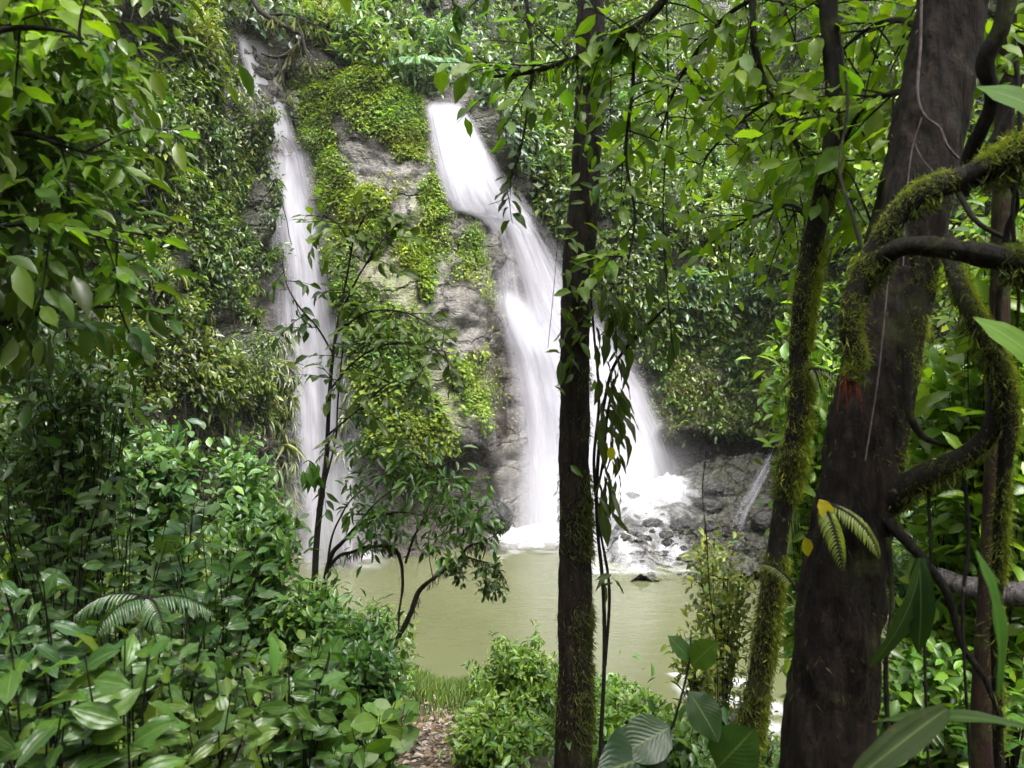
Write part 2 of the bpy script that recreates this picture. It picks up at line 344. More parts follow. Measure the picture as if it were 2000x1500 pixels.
wet_r = sst(interp(PY, RFL) - 20, interp(PY, RFL) + 30, PX) * sst(interp(PY, RFR) + 30, interp(PY, RFR) - 30, PX) * sst(170, 200, PY)
disp = lump * (1 - bare) * 1.15 + (crag - 0.05) * bare * (1 - 0.6 * wet_r)
B1 = B0 + NB * disp[..., None]; N1 = grid_normals(B1)
ccol = np.stack([bare, film, brown], -1).reshape(-1, 3)
o = link('cliff', raw_mesh('cliff', B1.reshape(-1, 3), grid_faces(len(gu), len(gv)), M['cliff'], col=ccol, smooth=True)); tag(o, 'tall gorge cliff of pale grey rock carrying moss, plants and waterfalls', kind='structure')
def on_cliff(px, py):
    u = np.clip((px - gu[0]) / STEP, 0, len(gu) - 1.001); v = np.clip((py - gv[0]) / STEP, 0, len(gv) - 1.001)
    i = u.astype(int); j = v.astype(int); fu = (u - i)[:, None]; fv = (v - j)[:, None]
    def s(A): return A[i, j] * (1 - fu) * (1 - fv) + A[i + 1, j] * fu * (1 - fv) + A[i, j + 1] * (1 - fu) * fv + A[i + 1, j + 1] * fu * fv
    return s(B1), unit(s(N1))

# ------------------------------------------------------------------ waterfalls
def sheet(pyA, pyB, left, right, off, rows, cols, colfn=None, bow=0.15, zmin=-0.05):
    s = np.linspace(0, 1, rows); t = np.linspace(0, 1, cols); S, T = np.meshgrid(s, t, indexing='ij')
    pyv = pyA + (pyB - pyA) * S; l = interp(pyv, left); r = interp(pyv, right); pxv = l + (r - l) * T
    q, n = on_cliff(pxv.ravel(), pyv.ravel())
    q = q.reshape(rows, cols, 3); d = base_depth(pxv, pyv) - off - bow * (1 - (2 * T - 1) ** 2) * sst(0, 0.25, S)
    # never dive behind the rock
    d = np.minimum(d, q[..., 1] - 0.04)
    for _ in range(2):
        d[1:-1, 1:-1] = np.minimum(d[1:-1, 1:-1], (d[:-2, 1:-1] + d[2:, 1:-1] + d[1:-1, :-2] + d[1:-1, 2:]) / 4 + 0.01)
    V = Pa(pxv, pyv, d); V[..., 2] = np.maximum(V[..., 2], zmin)
    ln = np.concatenate([[0], np.cumsum(np.linalg.norm(np.diff(V[:, cols // 2], axis=0), axis=1))])
    UV = np.stack([T, -np.repeat(ln[:, None], cols, 1)], -1)
    c = np.ones((rows, cols, 3)) * np.array([0.5, 1.0, 0]) if colfn is None else colfn(S, T, pxv, pyv)
    return V.reshape(-1, 3), grid_faces(rows, cols), UV.reshape(-1, 2), c.reshape(-1, 3)
def water_part(nm, root, args, mat, kw={}):
    V, Fc, UV, c = sheet(*args, **kw); return part(nm, raw_mesh(nm, V, Fc, mat, col=c, uv=UV, smooth=True), root)
MW = [falling_water('white_water_%s' % 'abcd'[k], k + 1, d, e, sx, sy) for k, (d, e, sx, sy) in enumerate([(0.10, 0.18, 11, 0.16), (0.0, 0.22, 17, 0.22), (-0.05, 0.3, 9, 0.3), (0.05, 0.35, 14, 0.35)])]
LFl = [(a, b - w) for a, b, w in LF]; LFr = [(a, b + w) for a, b, w in LF]
t1 = thing('waterfall', 'wide white waterfall pouring from the cliff lip behind the central trunk', 'waterfall', P(1160, 1060, 21.5))
def rf_col(S, T, px, py):
    c = np.zeros(S.shape + (3,)); c[..., 0] = 0.46 + 0.40 * sst(480, 300, py) + 0.10 * T; c[..., 1] = sst(0, 0.02, S)
    c[..., 0] -= 0.22 * np.exp(-((T - 0.28) / 0.12) ** 2) * sst(430, 470, py) * sst(640, 560, py)
    c[..., 0] += 0.35 * np.exp(-((px - (985 + (py - 590) * 0.75)) / 38) ** 2) * sst(560, 600, py) * sst(740, 640, py)
    c[..., 0] += 0.10 * sst(0.35, 0.6, T) * sst(550, 700, py) + 0.16 * sst(560, 700, py) + 0.10 * sst(800, 1000, py); return c
water_part("water_sheet", t1, (196, 1052, RFL, RFR, 0.05, 220, 60), MW[0], dict(colfn=rf_col))
def rf_col2(S, T, px, py):
    c = rf_col(S, T, px, py); c[..., 0] -= 0.12; return c
RFL2 = [(a, b - 4) for a, b in RFL]; RFR2 = [(a, b + 16) for a, b in RFR]
water_part("water_sheet", t1, (198, 1052, RFL2, RFR2, 0.35, 220, 60), MW[1], dict(colfn=rf_col2, bow=0.3))
def spray_col(S, T, px, py):
    c = np.zeros(S.shape + (3,)); c[..., 0] = 0.25 + 0.25 * S; c[..., 1] = 0.30 * sst(0, 0.2, S); return c
water_part("spray", t1, (330, 1050, [(a, b + 10) for a, b in RFL], [(a, b + 42) for a, b in RFR], 0.9, 160, 50), MW[3], dict(colfn=spray_col, bow=0.6))
# thin veil down the brown rock at the left of the big fall
def veil_col(S, T, px, py):
    c = np.zeros(S.shape + (3,)); c[..., 0] = 0.30; c[..., 1] = 0.8 * sst(0, 0.1, S); return c
water_part('veil', t1, (415, 1075, [(415, 878), (600, 945), (800, 950), (1080, 955)], [(415, 900), (600, 985), (800, 1015), (1080, 1030)], 0.12, 160, 30), MW[2], dict(colfn=veil_col, bow=0.05))
t2 = thing('waterfall', 'narrow thin waterfall streaming down the leafy cliff behind the sapling', 'waterfall', P(645, 1085, 21.0))
def lf_col(S, T, px, py):
    c = np.zeros(S.shape + (3,)); c[..., 0] = 0.48 + 0.36 * sst(290, 240, py) + 0.18 * np.exp(-((T - 0.55) / 0.25) ** 2) * sst(270, 330, py) - 0.10 * sst(600, 900, py)
    c[..., 1] = sst(0, 0.04, S); return c
water_part('water_sheet', t2, (60, 1100, LFl, LFr, 0.10, 240, 40), MW[1], dict(colfn=lf_col, bow=0.05))
water_part('water_sheet', t2, (280, 1100, [(a, b - 10) for a, b in LFl], [(a, b + 8) for a, b in LFr], 0.35, 220, 40), MW[2], dict(colfn=lf_col, bow=0.15))

# ------------------------------------------------------------------ leaves
def tpl_fan(sides, fold=0.12, droop=0.18):
    "leaf outline as a strip folded on its midrib; sides = [(y, halfwidth)]"
    V = []; Fc = []
    for y, w in sides:
        zd = -droop * y * y
        V += [(-w, y, zd + fold * w * 2), (0, y, zd), (w, y, zd + fold * w * 2)]
    for k in range(len(sides) - 1):
        a = 3 * k; Fc += [(a, a + 1, a + 4, a + 3), (a + 1, a + 2, a + 5, a + 4)]
    return np.array(V, float), np.array(Fc)
def tris(Fc): return np.concatenate([Fc[:, [0, 1, 2]], Fc[:, [0, 2, 3]]])
TPL = {}
TPL['small'] = (np.array([(0, 0, 0), (0.5, 0.48, 0.10), (0, 1, -0.10), (-0.5, 0.48, 0.10)], float), np.array([(0, 1, 2), (0, 2, 3)]))
v, f = tpl_fan([(0, 0.02), (0.25, 0.38), (0.55, 0.48), (0.82, 0.26), (1.0, 0.01)], 0.10, 0.20); TPL['mid'] = (v, tris(f))
v, f = tpl_fan([(0, 0.04), (0.3, 0.42), (0.65, 0.40), (1.0, 0.01)], 0.15, 0.55); TPL['droop'] = (v, tris(f))
v, f = tpl_fan([(0, 0.3), (0.5, 0.4), (1.0, 0.05)], 0.1, 0.4); TPL['blade'] = (v, tris(f))
TPL['strand'] = (np.array([(-0.5, 0, 0), (0.5, 0, 0), (0.15, 0.6, 0.05), (0, 1, -0.08)], float), np.array([(0, 1, 2), (0, 2, 3)]))
def leaves(pos, dr, up, L, W, col, tpl='small'):
    "returns V, F, C arrays of many leaves"
    tv, tf = TPL[tpl]; n = len(pos)
    y = unit(dr); x = unit(np.cross(y, up)); z = np.cross(x, y)
    L = np.broadcast_to(L, n); W = np.broadcast_to(W, n)
    V = pos[:, None, :] + x[:, None, :] * (tv[None, :, 0:1] * W[:, None, None]) + y[:, None, :] * (tv[None, :, 1:2] * L[:, None, None]) + z[:, None, :] * (tv[None, :, 2:3] * L[:, None, None])
    k = len(tv); Fc = (tf[None] + (np.arange(n) * k)[:, None, None]).reshape(-1, 3)
    C = np.repeat(np.clip(col, 0.002, 0.9)[:, None, :], k, 1).reshape(-1, 3)
    return V.reshape(-1, 3), Fc, C
def join(parts):
    V = []; Fc = []; C = []; b = 0
    for v, f, c in parts: V.append(v); Fc.append(f + b); C.append(c); b += len(v)
    return np.concatenate(V), np.concatenate(Fc), np.concatenate(C)
def lmesh(name, arr, mat='leaf'):
    return raw_mesh(name, arr[0], arr[1], M[mat], col=arr[2])
def greens(n, base, var=0.25, yellow=0.15):
    b = np.array(base, float); c = np.tile(b, (n, 1)) * (1 + var * rng.normal(size=(n, 1)))
    y = np.clip(rng.normal(0, yellow, size=(n, 1)), -0.6, 1.2)
    c = c * (1 + y * np.array([[1.1, 0.5, -0.3]])); return np.clip(c, 0.004, 0.6)
def rnd(n): return unit(rng.normal(size=(n, 3)))
DN = np.array([0, 0, -1.0]); UP = np.array([0, 0, 1.0])
G_DARK = (0.042, 0.070, 0.014); G_MID = (0.075, 0.125, 0.018); G_YEL = (0.125, 0.160, 0.022); G_PALE = (0.110, 0.165, 0.055); G_LIME = (0.19, 0.30, 0.018); G_BLUE = (0.056, 0.095, 0.034)

def twig_from_(p, d, length, n=9):
    q = [np.array(p, float)]; d = unit(d)
    for k in range(n - 1): d = unit(d + rng.normal(size=3) * 0.12 + DN * 0.1); q.append(q[-1] + d * length / (n - 1))
    return np.array(q)
def tube_(path, r, sides=4):
    a = np.linspace(0, 2 * np.pi, sides, endpoint=False); ring = np.stack([np.cos(a), np.sin(a), 0 * a], -1) * r; V = (path[:, None] + ring[None]).reshape(-1, 3); n = len(path)
    k = np.arange(n - 1)[:, None] * sides + np.arange(sides)[None]; k2 = np.arange(n - 1)[:, None] * sides + (np.arange(sides)[None] + 1) % sides
    return V, np.stack([k, k2, k2 + sides, k + sides], -1).reshape(-1, 4), None
def cliff_leaves(n, reg, dens, L, base, tpl='small', W=0.5, off=(0.0, 0.25), down=0.5, var=0.3, yellow=0.2, out=0.6):
    "n candidate leaves on the gorge wall inside the box reg, thinned by dens(px, py, noise)"
    px = rng.uniform(reg[0], reg[1], n); py = rng.uniform(reg[2], reg[3], n)
    p, nr = on_cliff(px, py)
    nz = fbm(p * 0.9, 77, 3); keep = rng.random(n) < dens(px, py, nz)
    p, nr, px, py = p[keep], nr[keep], px[keep], py[keep]; m = len(p)
    p = p + nr * rng.uniform(off[0], off[1], (m, 1))
    d = unit(nr * out + DN * down + rnd(m) * 0.65); u = unit(UP * 0.7 + nr * 0.6 + rnd(m) * 0.55)
    tone = 0.55 + 0.9 * fbm(p * 1.3, 55, 2)[:, None]                     # neighbouring plants differ in green
    c = greens(m, base, var, yellow) * tone
    hu = (fbm(p * 0.8, 57, 2) - 0.5)[:, None]; c = c * (1 + hu * np.array([[0.7, 0.25, -1.0]]))
    s = L * rng.uniform(0.5, 1.35, m) * (0.45 + 1.15 * fbm(p * 1.1, 58, 2))
    return leaves(p, d, u, s, s * W * rng.uniform(0.75, 1.25, m), c, tpl)
def left_of_fall(px, py): return sst(lf_edges(py)[0] + 8, lf_edges(py)[0] - 22, px)

# left wall
def bare_spots(px, py): return 1 - np.clip(ell(px, py, 415, 830, 50, 70, 20) + ell(px, py, 500, 585, 36, 60, 10), 0, 1)
A = [cliff_leaves(90000, (150, 560, -60, 1090), lambda x, y, n: left_of_fall(x, y) * bare_spots(x, y) * sst(0.36, 0.50, n), 0.135, (0.055, 0.095, 0.016), off=(0, 0.35)),
     cliff_leaves(34000, (150, 560, -60, 1090), lambda x, y, n: left_of_fall(x, y) * bare_spots(x, y) * sst(0.44, 0.58, n), 0.17, (0.092, 0.13, 0.02), off=(0.1, 0.45), W=0.42),
     cliff_leaves(34000, (-500, 300, -300, 1180), lambda x, y, n: 0.9 + 0 * x, 0.19, G_DARK, off=(0, 0.4), W=0.45)]
o = link('cliff_foliage', lmesh('cliff_foliage', join(A))); tag(o, 'dense small-leaved greenery covering the shaded cliff', 'foliage', kind='stuff')
# hanging tufts in the spray at the foot of the thin fall
def tufts(n, reg, dens, L, base):
    px = rng.uniform(reg[0], reg[1], n); py = rng.uniform(reg[2], reg[3], n); k = rng.random(n) < dens(px, py); px, py = px[k], py[k]
    p, nr = on_cliff(px, py); m = len(p); q = 11
    p = np.repeat(p + nr * 0.1, q, 0); nn = np.repeat(nr, q, 0); r = rnd(m * q)
    d = unit(nn * 0.35 + DN * 0.75 + r * 0.6); u = unit(nn + UP * 0.6)
    s = L * rng.uniform(0.6, 1.2, m * q); return leaves(p, d, u, s, s * 0.17, greens(m * q, base, 0.3, 0.2), 'droop')
A = [tufts(260, (180, 520, 60, 900), lambda x, y: left_of_fall(x, y) * 0.8, 0.42, (0.10, 0.135, 0.035)), tufts(520, (478, 600, 640, 1085), lambda x, y: sst(470, 520, x + (y - 640) * 0.02) * sst(lf_edges(y)[0] + 46, lf_edges(y)[0] + 20, x), 0.50, (0.12, 0.14, 0.07)),
     tufts(110, (640, 700, 640, 960), lambda x, y: sst(lf_edges(y)[1] - 40, lf_edges(y)[1] - 10, x) * sst(lf_edges(y)[1] + 30, lf_edges(y)[1] + 10, x), 0.45, (0.12, 0.15, 0.06))]
o = link('spray_tufts', lmesh('spray_tufts', join(A))); tag(o, 'pale hanging strap-leaved tufts beside the thin waterfall', 'foliage', kind='stuff')
# roots and dead vines hanging down the shaded wall
n = 150; px = np.concatenate([rng.uniform(200, 540, 90), rng.normal(300, 14, 60)]); py = np.concatenate([rng.uniform(-20, 800, 90), rng.uniform(90, 200, 60)]); k = left_of_fall(px, py) > 0.6; px, py = px[k], py[k]; q, nr = on_cliff(px, py); n = len(q); ST = []
for k in range(n):
    pth = twig_from_(q[k] + nr[k] * 0.3, DN + nr[k] * 0.08, rng.uniform(0.8, 2.6)); v, f, _ = tube_(pth, 0.012); ST.append((v, f, np.tile([0.06, 0.04, 0.025], (len(v), 1))))
o = link('hanging_roots', raw_mesh('hanging_roots', *join(ST)[:2], M['bark_thin'])); tag(o, 'brown roots and dead vines hanging down the shaded cliff', 'roots', kind='stuff')
# the rock between the falls
def bulge_d(px, py, n):
    l0, l1 = lf_edges(py); r0 = interp(py, RFL)
    ins = sst(l1 - 8, l1 + 16, px) * sst(r0 + 4, r0 - 14, px)
    m = (1.6 * ell(px, py, 735, 190, 130, 80, 28) + 1.2 * ell(px, py, 790, 250, 38, 90, -15) + 1.1 * ell(px, py, 625, 240, 40, 110, -12) + 0.8 * ell(px, py, 660, 360, 44, 100, -10) + 0.75 * ell(px, py, 720, 420, 60, 60)
         + 1.1 * ell(px, py, 850, 420, 36, 95, -16) + 0.9 * ell(px, py, 815, 520, 50, 95, -10) + 1.0 * ell(px, py, 668, 560, 50, 140, -3) + 1.3 * ell(px, py, 742, 700, 85, 120) + 1.2 * ell(px, py, 790, 810, 95, 80) + 0.7 * ell(px, py, 915, 770, 42, 70)
         + 0.8 * ell(px, py, 700, 850, 60, 60) + 0.5 * ell(px, py, 930, 480, 30, 60))
    m = m - 0.8 * ell(px, py, 720, 300, 60, 36, 35) - 0.8 * ell(px, py, 800, 330, 40, 22, 30) - 0.9 * ell(px, py, 790, 560, 34, 50) - 0.9 * ell(px, py, 900, 630, 70, 60)
    return ins * np.clip(0.25 + m * 1.2, 0, 1) * sst(0.36, 0.66, n + 0.25 * np.clip(m - 0.3, -0.3, 1)) * sst(120, 150, py) * sst(905, 870, py)
A = [cliff_leaves(190000, (560, 980, 110, 910), bulge_d, 0.105, (0.16, 0.22, 0.042), off=(0, 0.16), W=0.6, yellow=0.15),
     cliff_leaves(30000, (590, 900, 560, 900), bulge_d, 0.19, (0.105, 0.155, 0.024), off=(0.05, 0.30), W=0.55)]
o = link('cliff_moss', lmesh('cliff_moss', join(A), 'moss')); tag(o, 'bright yellow-green creepers and moss on the rock between both waterfalls', 'moss', kind='stuff')
# slope above the falls and the right side of the gorge
def above(px, py, n):
    r1 = interp(py, RFR); top = interp(px, [(430, 40), (480, 60), (560, 95), (640, 112), (700, 135), (830, 190), (900, 205), (3000, 2000)])
    return np.where(px < 860, sst(top + 6, top - 14, py), sst(r1 + 14, r1 + 40, px)) * sst(0.22, 0.42, n)
def recess(px, py): return 1 - 0.82 * sst(1270, 1310, px) * sst(1590, 1550, px) * sst(600, 680, py)
A = [cliff_leaves(80000, (420, 1300, -320, 560), above, 0.27, G_BLUE, off=(0, 0.6), tpl='small'),
     cliff_leaves(34000, (420, 1300, -320, 560), lambda x, y, n: above(x, y, n) * sst(0.42, 0.6, n), 0.34, G_PALE, off=(0.2, 0.9), W=0.35),
     cliff_leaves(130000, (1040, 1720, -320, 1040), lambda x, y, n: above(x, y, n) * recess(x, y) * sst(860, 820, y + 60 * sst(1280, 1220, x)), 0.22, G_MID, off=(0, 0.6)),
     cliff_leaves(40000, (1230, 1640, 250, 640), lambda x, y, n: sst(0.46, 0.58, n) * sst(640, 520, y), 0.28, G_PALE, off=(0.2, 1.0), W=0.4),
     cliff_leaves(34000, (1600, 2700, -300, 1180), lambda x, y, n: 0.95 + 0 * x, 0.26, G_LIME, off=(0, 0.8)),
     cliff_leaves(20000, (1260, 1600, 560, 860), lambda x, y, n: 0.9 * sst(0.36, 0.5, n), 0.13, (0.14, 0.17, 0.035), off=(0, 0.08))]
o = link('hillside_foliage', lmesh('hillside_foliage', join(A))); tag(o, 'mass of mixed jungle greenery on the slopes round the waterfalls', 'foliage', kind='stuff')

# ------------------------------------------------------------------ trunks, branches, vines
def spline(pts, n):
    p = np.array(pts, float); p = np.vstack([2 * p[0] - p[1], p, 2 * p[-1] - p[-2]]); m = len(p) - 3
    t = np.linspace(0, m - 1e-6, n); i = t.astype(int); f = (t - i)[:, None]
    a, b, c, d = p[i], p[i + 1], p[i + 2], p[i + 3]
    return 0.5 * (2 * b + (c - a) * f + (2 * a - 5 * b + 4 * c - d) * f ** 2 + (3 * b - a - 3 * c + d) * f ** 3)
def tube(path, rad, sides=10, bumps=0.0, seed=0, flute=0.0, freq=9.0):
    path = np.asarray(path, float); n = len(path); t = unit(np.gradient(path, axis=0))
    ref = np.array([0.0, 1, 0]) if abs(t[0][1]) < 0.8 else np.array([1.0, 0, 0])
    x = unit(np.cross(t, ref)); z = np.cross(x, t)
    a = np.linspace(0, 2 * np.pi, sides, endpoint=False); rad = np.broadcast_to(rad, n)
    dirs = x[:, None] * np.cos(a)[None, :, None] + z[:, None] * np.sin(a)[None, :, None]
    rr = rad[:, None] * (1 + flute * np.sin(a * 5 + seed)[None] * 0.5 + flute * np.sin(a * 3 + 2 * seed)[None] * 0.5)
    V = path[:, None] + dirs * rr[..., None]
    if bumps: V = V + dirs * ((fbm(V * np.array([freq, freq, freq * 0.35]), seed, 4) - 0.5) * 2 * bumps * rad.mean())[..., None]
    k = np.arange(n - 1)[:, None] * sides + np.arange(sides)[None]; k2 = np.arange(n - 1)[:, None] * sides + (np.arange(sides)[None] + 1) % sides
    Fc = np.stack([k, k2, k2 + sides, k + sides], -1).reshape(-1, 4)
    return V.reshape(-1, 3), Fc, dirs
def tube_mesh(name, pts, r, mat, n=40, sides=10, bumps=0.08, seed=0, flute=0.0, freq=9.0):
    "pts: (px, py, Y); r: metres or list along the path"
    w = np.array([P(*q) for q in pts]); path = spline(w, n)
    rad = np.interp(np.linspace(0, 1, n), np.linspace(0, 1, len(r)), r) if hasattr(r, '__len__') else r
    V, Fc, d = tube(path, rad, sides, bumps, seed, flute, freq); c = len(V)
    V = np.vstack([V, path[0], path[-1]])
    caps = [(i, (i + 1) % sides, c, c) for i in range(sides)] + [(c - sides + i, c - sides + (i + 1) % sides, c + 1, c + 1) for i in range(sides)]
    me = raw_mesh(name, V, np.vstack([Fc, np.array([(a, b, cc, cc) for a, b, cc, _ in caps])]), M[mat], smooth=True)
    me.validate(); return me, path, np.broadcast_to(rad, n)
def fuzz(path, rad, n, L, base, side=None, spread=1.0, W=0.06, hang=0.8, rgrow=0.3):
    "hanging moss strands on a limb; side: direction the moss grows thickest"
    i = rng.integers(0, len(path) - 1, n); f = rng.random(n)[:, None]; p = path[i] * (1 - f) + path[i + 1] * f; r = rad[i][:, None]
    t = unit(path[i + 1] - path[i]); d = rnd(n); d = unit(d - t * (d * t).sum(1, keepdims=True))
    if side is not None:
        s = np.array(side, float); k = rng.random(n) < np.clip(0.12 + 0.9 * (d @ s), 0.04, 1); p, r, d, t = p[k], r[k], d[k], t[k]; n = len(p)
    cl = fbm(p * 7.0, 91, 2); k = rng.random(n) < sst(0.36, 0.60, cl) * 0.95 + 0.05; p, r, d, t, cl = p[k], r[k], d[k], t[k], cl[k]; n = len(p)
    pos = p + d * r * (0.92 + rgrow * rng.random((n, 1)) * cl[:, None]); dd = unit(d * 0.25 * spread + DN * hang + rnd(n) * 0.75); s = L * rng.uniform(0.4, 1.4, n) * (0.4 + 1.1 * cl)
    return leaves(pos, dd, unit(d + rnd(n) * 0.5), s, s * W + 0.0007, greens(n, base, 0.3, 0.2), 'strand')
MOSS_Y = (0.19, 0.225, 0.03); MOSS_G = (0.075, 0.10, 0.018); MOSS_B = (0.045, 0.038, 0.014)

# leaf meshes used leaf by leaf
def leaf_mesh(name, sides, mat, fold=0.10, droop=0.25, nx=4, wav=0.02):
    ys = np.array([s[0] for s in sides]); ws = np.array([s[1] for s in sides]); yy = np.linspace(0, 1, 11); ww = np.interp(yy, ys, ws)
    V = []; UV = []
    for y, w in zip(yy, ww):
        for k in range(-nx // 2, nx // 2 + 1):
            u = 2.0 * k / nx; V.append((u * w, y, -droop * y * y + fold * abs(u) * w * 2 + wav * math.sin(y * 17 + k) * abs(u))); UV.append((0.5 + 0.5 * u, y))
    m = nx + 1; Fc = grid_faces(11, m)
    return raw_mesh(name, np.array(V), Fc, M[mat], uv=np.array(UV), smooth=True)
OV = [(0, 0.012), (0.06, 0.02), (0.14, 0.13), (0.3, 0.21), (0.5, 0.235), (0.7, 0.18), (0.85, 0.09), (0.95, 0.03), (1, 0.002)]
LM = {'oval': leaf_mesh('leaf_oval', OV, 'leaf_side', 0.12, 0.18),
      'oval_flat': leaf_mesh('leaf_oval_flat', OV, 'leaf_side', 0.06, 0.05),
      'oval_curl': leaf_mesh('leaf_oval_curl', OV, 'leaf_side', 0.22, 0.42),
      'ribbed': leaf_mesh('leaf_ribbed', [(a, b * 0.95) for a, b in OV], 'leaf_ribs', 0.10, 0.38, 6, 0.03),
      'ribbed_flat': leaf_mesh('leaf_ribbed_flat', [(a, b * 1.0) for a, b in OV], 'leaf_ribs', 0.07, 0.2, 6, 0.03),
      'lance': leaf_mesh('leaf_lance', [(0, 0.01), (0.08, 0.02), (0.25, 0.10), (0.45, 0.125), (0.7, 0.09), (0.9, 0.03), (1, 0.002)], 'leaf_side', 0.14, 0.3),
      'strap': leaf_mesh('leaf_strap', [(0, 0.025), (0.2, 0.055), (0.5, 0.07), (0.8, 0.05), (1, 0.004)], 'leaf_strap', 0.16, 0.35, 4, 0.01),
      'round': leaf_mesh('leaf_round', [(0, 0.02), (0.08, 0.12), (0.2, 0.27), (0.42, 0.36), (0.65, 0.33), (0.85, 0.18), (0.95, 0.06), (1, 0.005)], 'leaf_side', 0.07, 0.15)}
def put_leaf(parent, origin, kind, pos, d, up, L, wscale=1.0, col=G_MID, name='leaf'):
    y = Vector([float(c) for c in d]).normalized(); u = Vector([float(c) for c in up]); x = y.cross(u)
    if x.length < 1e-3: x = y.cross(Vector((1, 0, 0.3)))
    x.normalize(); z = x.cross(y)
    o = bpy.data.objects.new(name, LM[kind]); coll.objects.link(o); o.parent = parent
    m = Matrix((x, y, z)).transposed().to_4x4() @ Matrix.Diagonal((L * wscale, L, L, 1))
    m.translation = Vector([float(a - b) for a, b in zip(pos, origin)]); o.matrix_basis = m
    c = greens(1, col, 0.2, 0.15)[0]; o.color = (float(c[0]), float(c[1]), float(c[2]), 1); return o

def branch_leaves(parent, path, n, kinds, L, col, rootloc, a=0.25, b=1.0, down=0.15, side=0.9, towards=None, jitter=0.35):
    "leaves set alternately along a twig path (world coordinates)"
    m = len(path)
    for k in range(n):
        t = a + (b - a) * (k + rng.random() * 0.7) / n; i = min(int(t * (m - 1)), m - 2); p = path[i] + (path[i + 1] - path[i]) * (t * (m - 1) - i)
        tg = unit(path[min(i + 1, m - 1)] - path[i]); s = unit(np.cross(tg, UP) + 1e-6) * (1 if k % 2 else -1)
        d = unit(tg * 0.5 + s * side + DN * down + rng.normal(size=3) * jitter); u = unit(UP + rng.normal(size=3) * 0.45 + np.array([0, -0.7, 0]))
        put_leaf(parent, rootloc, kinds[int(rng.integers(len(kinds)))], p + d * 0.015, d, u, L * rng.uniform(0.7, 1.25), rng.uniform(0.85, 1.15), col)

def twig_from(p, d, length, droop=0.3, n=10, wob=0.06):
    "twig path starting at p"
    q = [np.array(p, float)]; d = unit(d)
    for k in range(n - 1):
        d = unit(d + DN * droop / n + rng.normal(size=3) * wob); q.append(q[-1] + d * length / (n - 1))
    return np.array(q)
def twig_mesh(name, path, r0, r1, mat='bark_thin', sides=5):
    V, Fc, _ = tube(path, np.linspace(r0, r1, len(path)), sides); return raw_mesh(name, V, Fc, M[mat], smooth=True)
def crown_cloud(n, c, rad, L, base, W=0.45, clumps=26, tpl='mid', down=0.3):
    "leaf clumps spread through an ellipsoid"
    c = np.array(c, float); rad = np.array(rad, float); cc = c + rnd(clumps) * rad * (0.35 + 0.6 * rng.random((clumps, 1)))
    i = rng.integers(0, clumps, n); o = rng.normal(size=(n, 3)) * rad.mean() * 0.22; p = cc[i] + o
    d = unit(unit(o) * 0.7 + DN * down + rnd(n) * 0.5); u = unit(UP + rnd(n) * 0.6); s = L * rng.uniform(0.6, 1.3, n)
    col = greens(n, base, 0.25, 0.2) * (0.75 + 0.5 * rng.random((clumps, 1)))[i]
    return leaves(p, d, u, s, s * W, col, tpl)
def limb(root, pts, r, mat, name='branch', **kw):
    me, path, rad = tube_mesh(name, pts, r, mat, **kw); return part(name, me, root), path, rad

# ---- central tree
base = P(1122, 1500, 5.6); base[2] = G(base[0], base[1]) - 0.1
ct = thing('tree', 'straight dark moss-flecked tree trunk standing in front of the wide waterfall', 'tree', base)
CT = [(1112, 1950, 5.6), (1118, 1500, 5.6), (1122, 1300, 5.6), (1125, 1100, 5.6), (1122, 900, 5.6), (1122, 700, 5.6), (1130, 500, 5.6), (1146, 300, 5.6), (1152, 100, 5.6), (1156, -200, 5.6), (1150, -1200, 5.7)]
o, ctp, ctr = limb(ct, CT, [0.17, 0.14, 0.13, 0.122, 0.116, 0.112, 0.112, 0.108, 0.105, 0.10, 0.08], 'bark', 'trunk', n=300, sides=48, bumps=0.22, seed=3, flute=0.03, freq=14)
A = [fuzz(ctp, ctr, 5000, 0.035, MOSS_B, None, W=0.08), fuzz(ctp[10:150], ctr[10:150], 14000, 0.045, MOSS_G, (0.95, -0.3, 0.2), W=0.05), fuzz(ctp[20:110], ctr[20:110], 16000, 0.045, (0.10, 0.11, 0.03), (0.95, -0.45, 0), W=0.05)]
part('moss', lmesh('moss', join(A), 'moss'), ct)
part('crown', lmesh('crown', crown_cloud(1700, P(1150, -1250, 5.7) + np.array([0, -0.6, 1.6]), (3.2, 2.6, 2.2), 0.20, G_MID, clumps=60)), ct)
# ---- slim mossy trunk
base = P(1440, 1500, 3.8); base[2] = G(base[0], base[1]) - 0.1
mt = thing('tree', 'slim leaning trunk shaggy with hanging yellow-green moss', 'tree', base)
MT = [(1400, 1800, 3.8), (1445, 1500, 3.8), (1478, 1350, 3.8), (1502, 1180, 3.8), (1520, 1050, 3.8), (1545, 900, 3.8), (1562, 780, 3.8), (1560, 690, 3.8), (1572, 560, 3.8), (1600, 420, 3.8), (1628, 280, 3.8), (1632, 160, 3.8), (1622, 60, 3.8), (1620, -100, 3.8), (1640, -900, 3.8)]
o, mtp, mtr = limb(mt, MT, [0.065, 0.06, 0.056, 0.05, 0.048, 0.05, 0.054, 0.046, 0.05, 0.054, 0.056, 0.052, 0.05, 0.046, 0.04], 'bark_mossy', 'trunk', n=240, sides=24, bumps=0.22, seed=8, freq=18)
vis = slice(0, 190)
A = [fuzz(mtp[vis], mtr[vis], 100000, 0.034, MOSS_Y, (0.95, -0.1, 0), W=0.02, rgrow=0.7), fuzz(mtp[vis], mtr[vis], 9000, 0.028, MOSS_Y, (-0.9, 0.3, 0), W=0.02, rgrow=0.4), fuzz(mtp[0:90], mtr[0:90], 18000, 0.028, (0.085, 0.10, 0.02), None, W=0.02, rgrow=0.5)]
part('moss', lmesh('moss', join(A), 'moss'), mt)
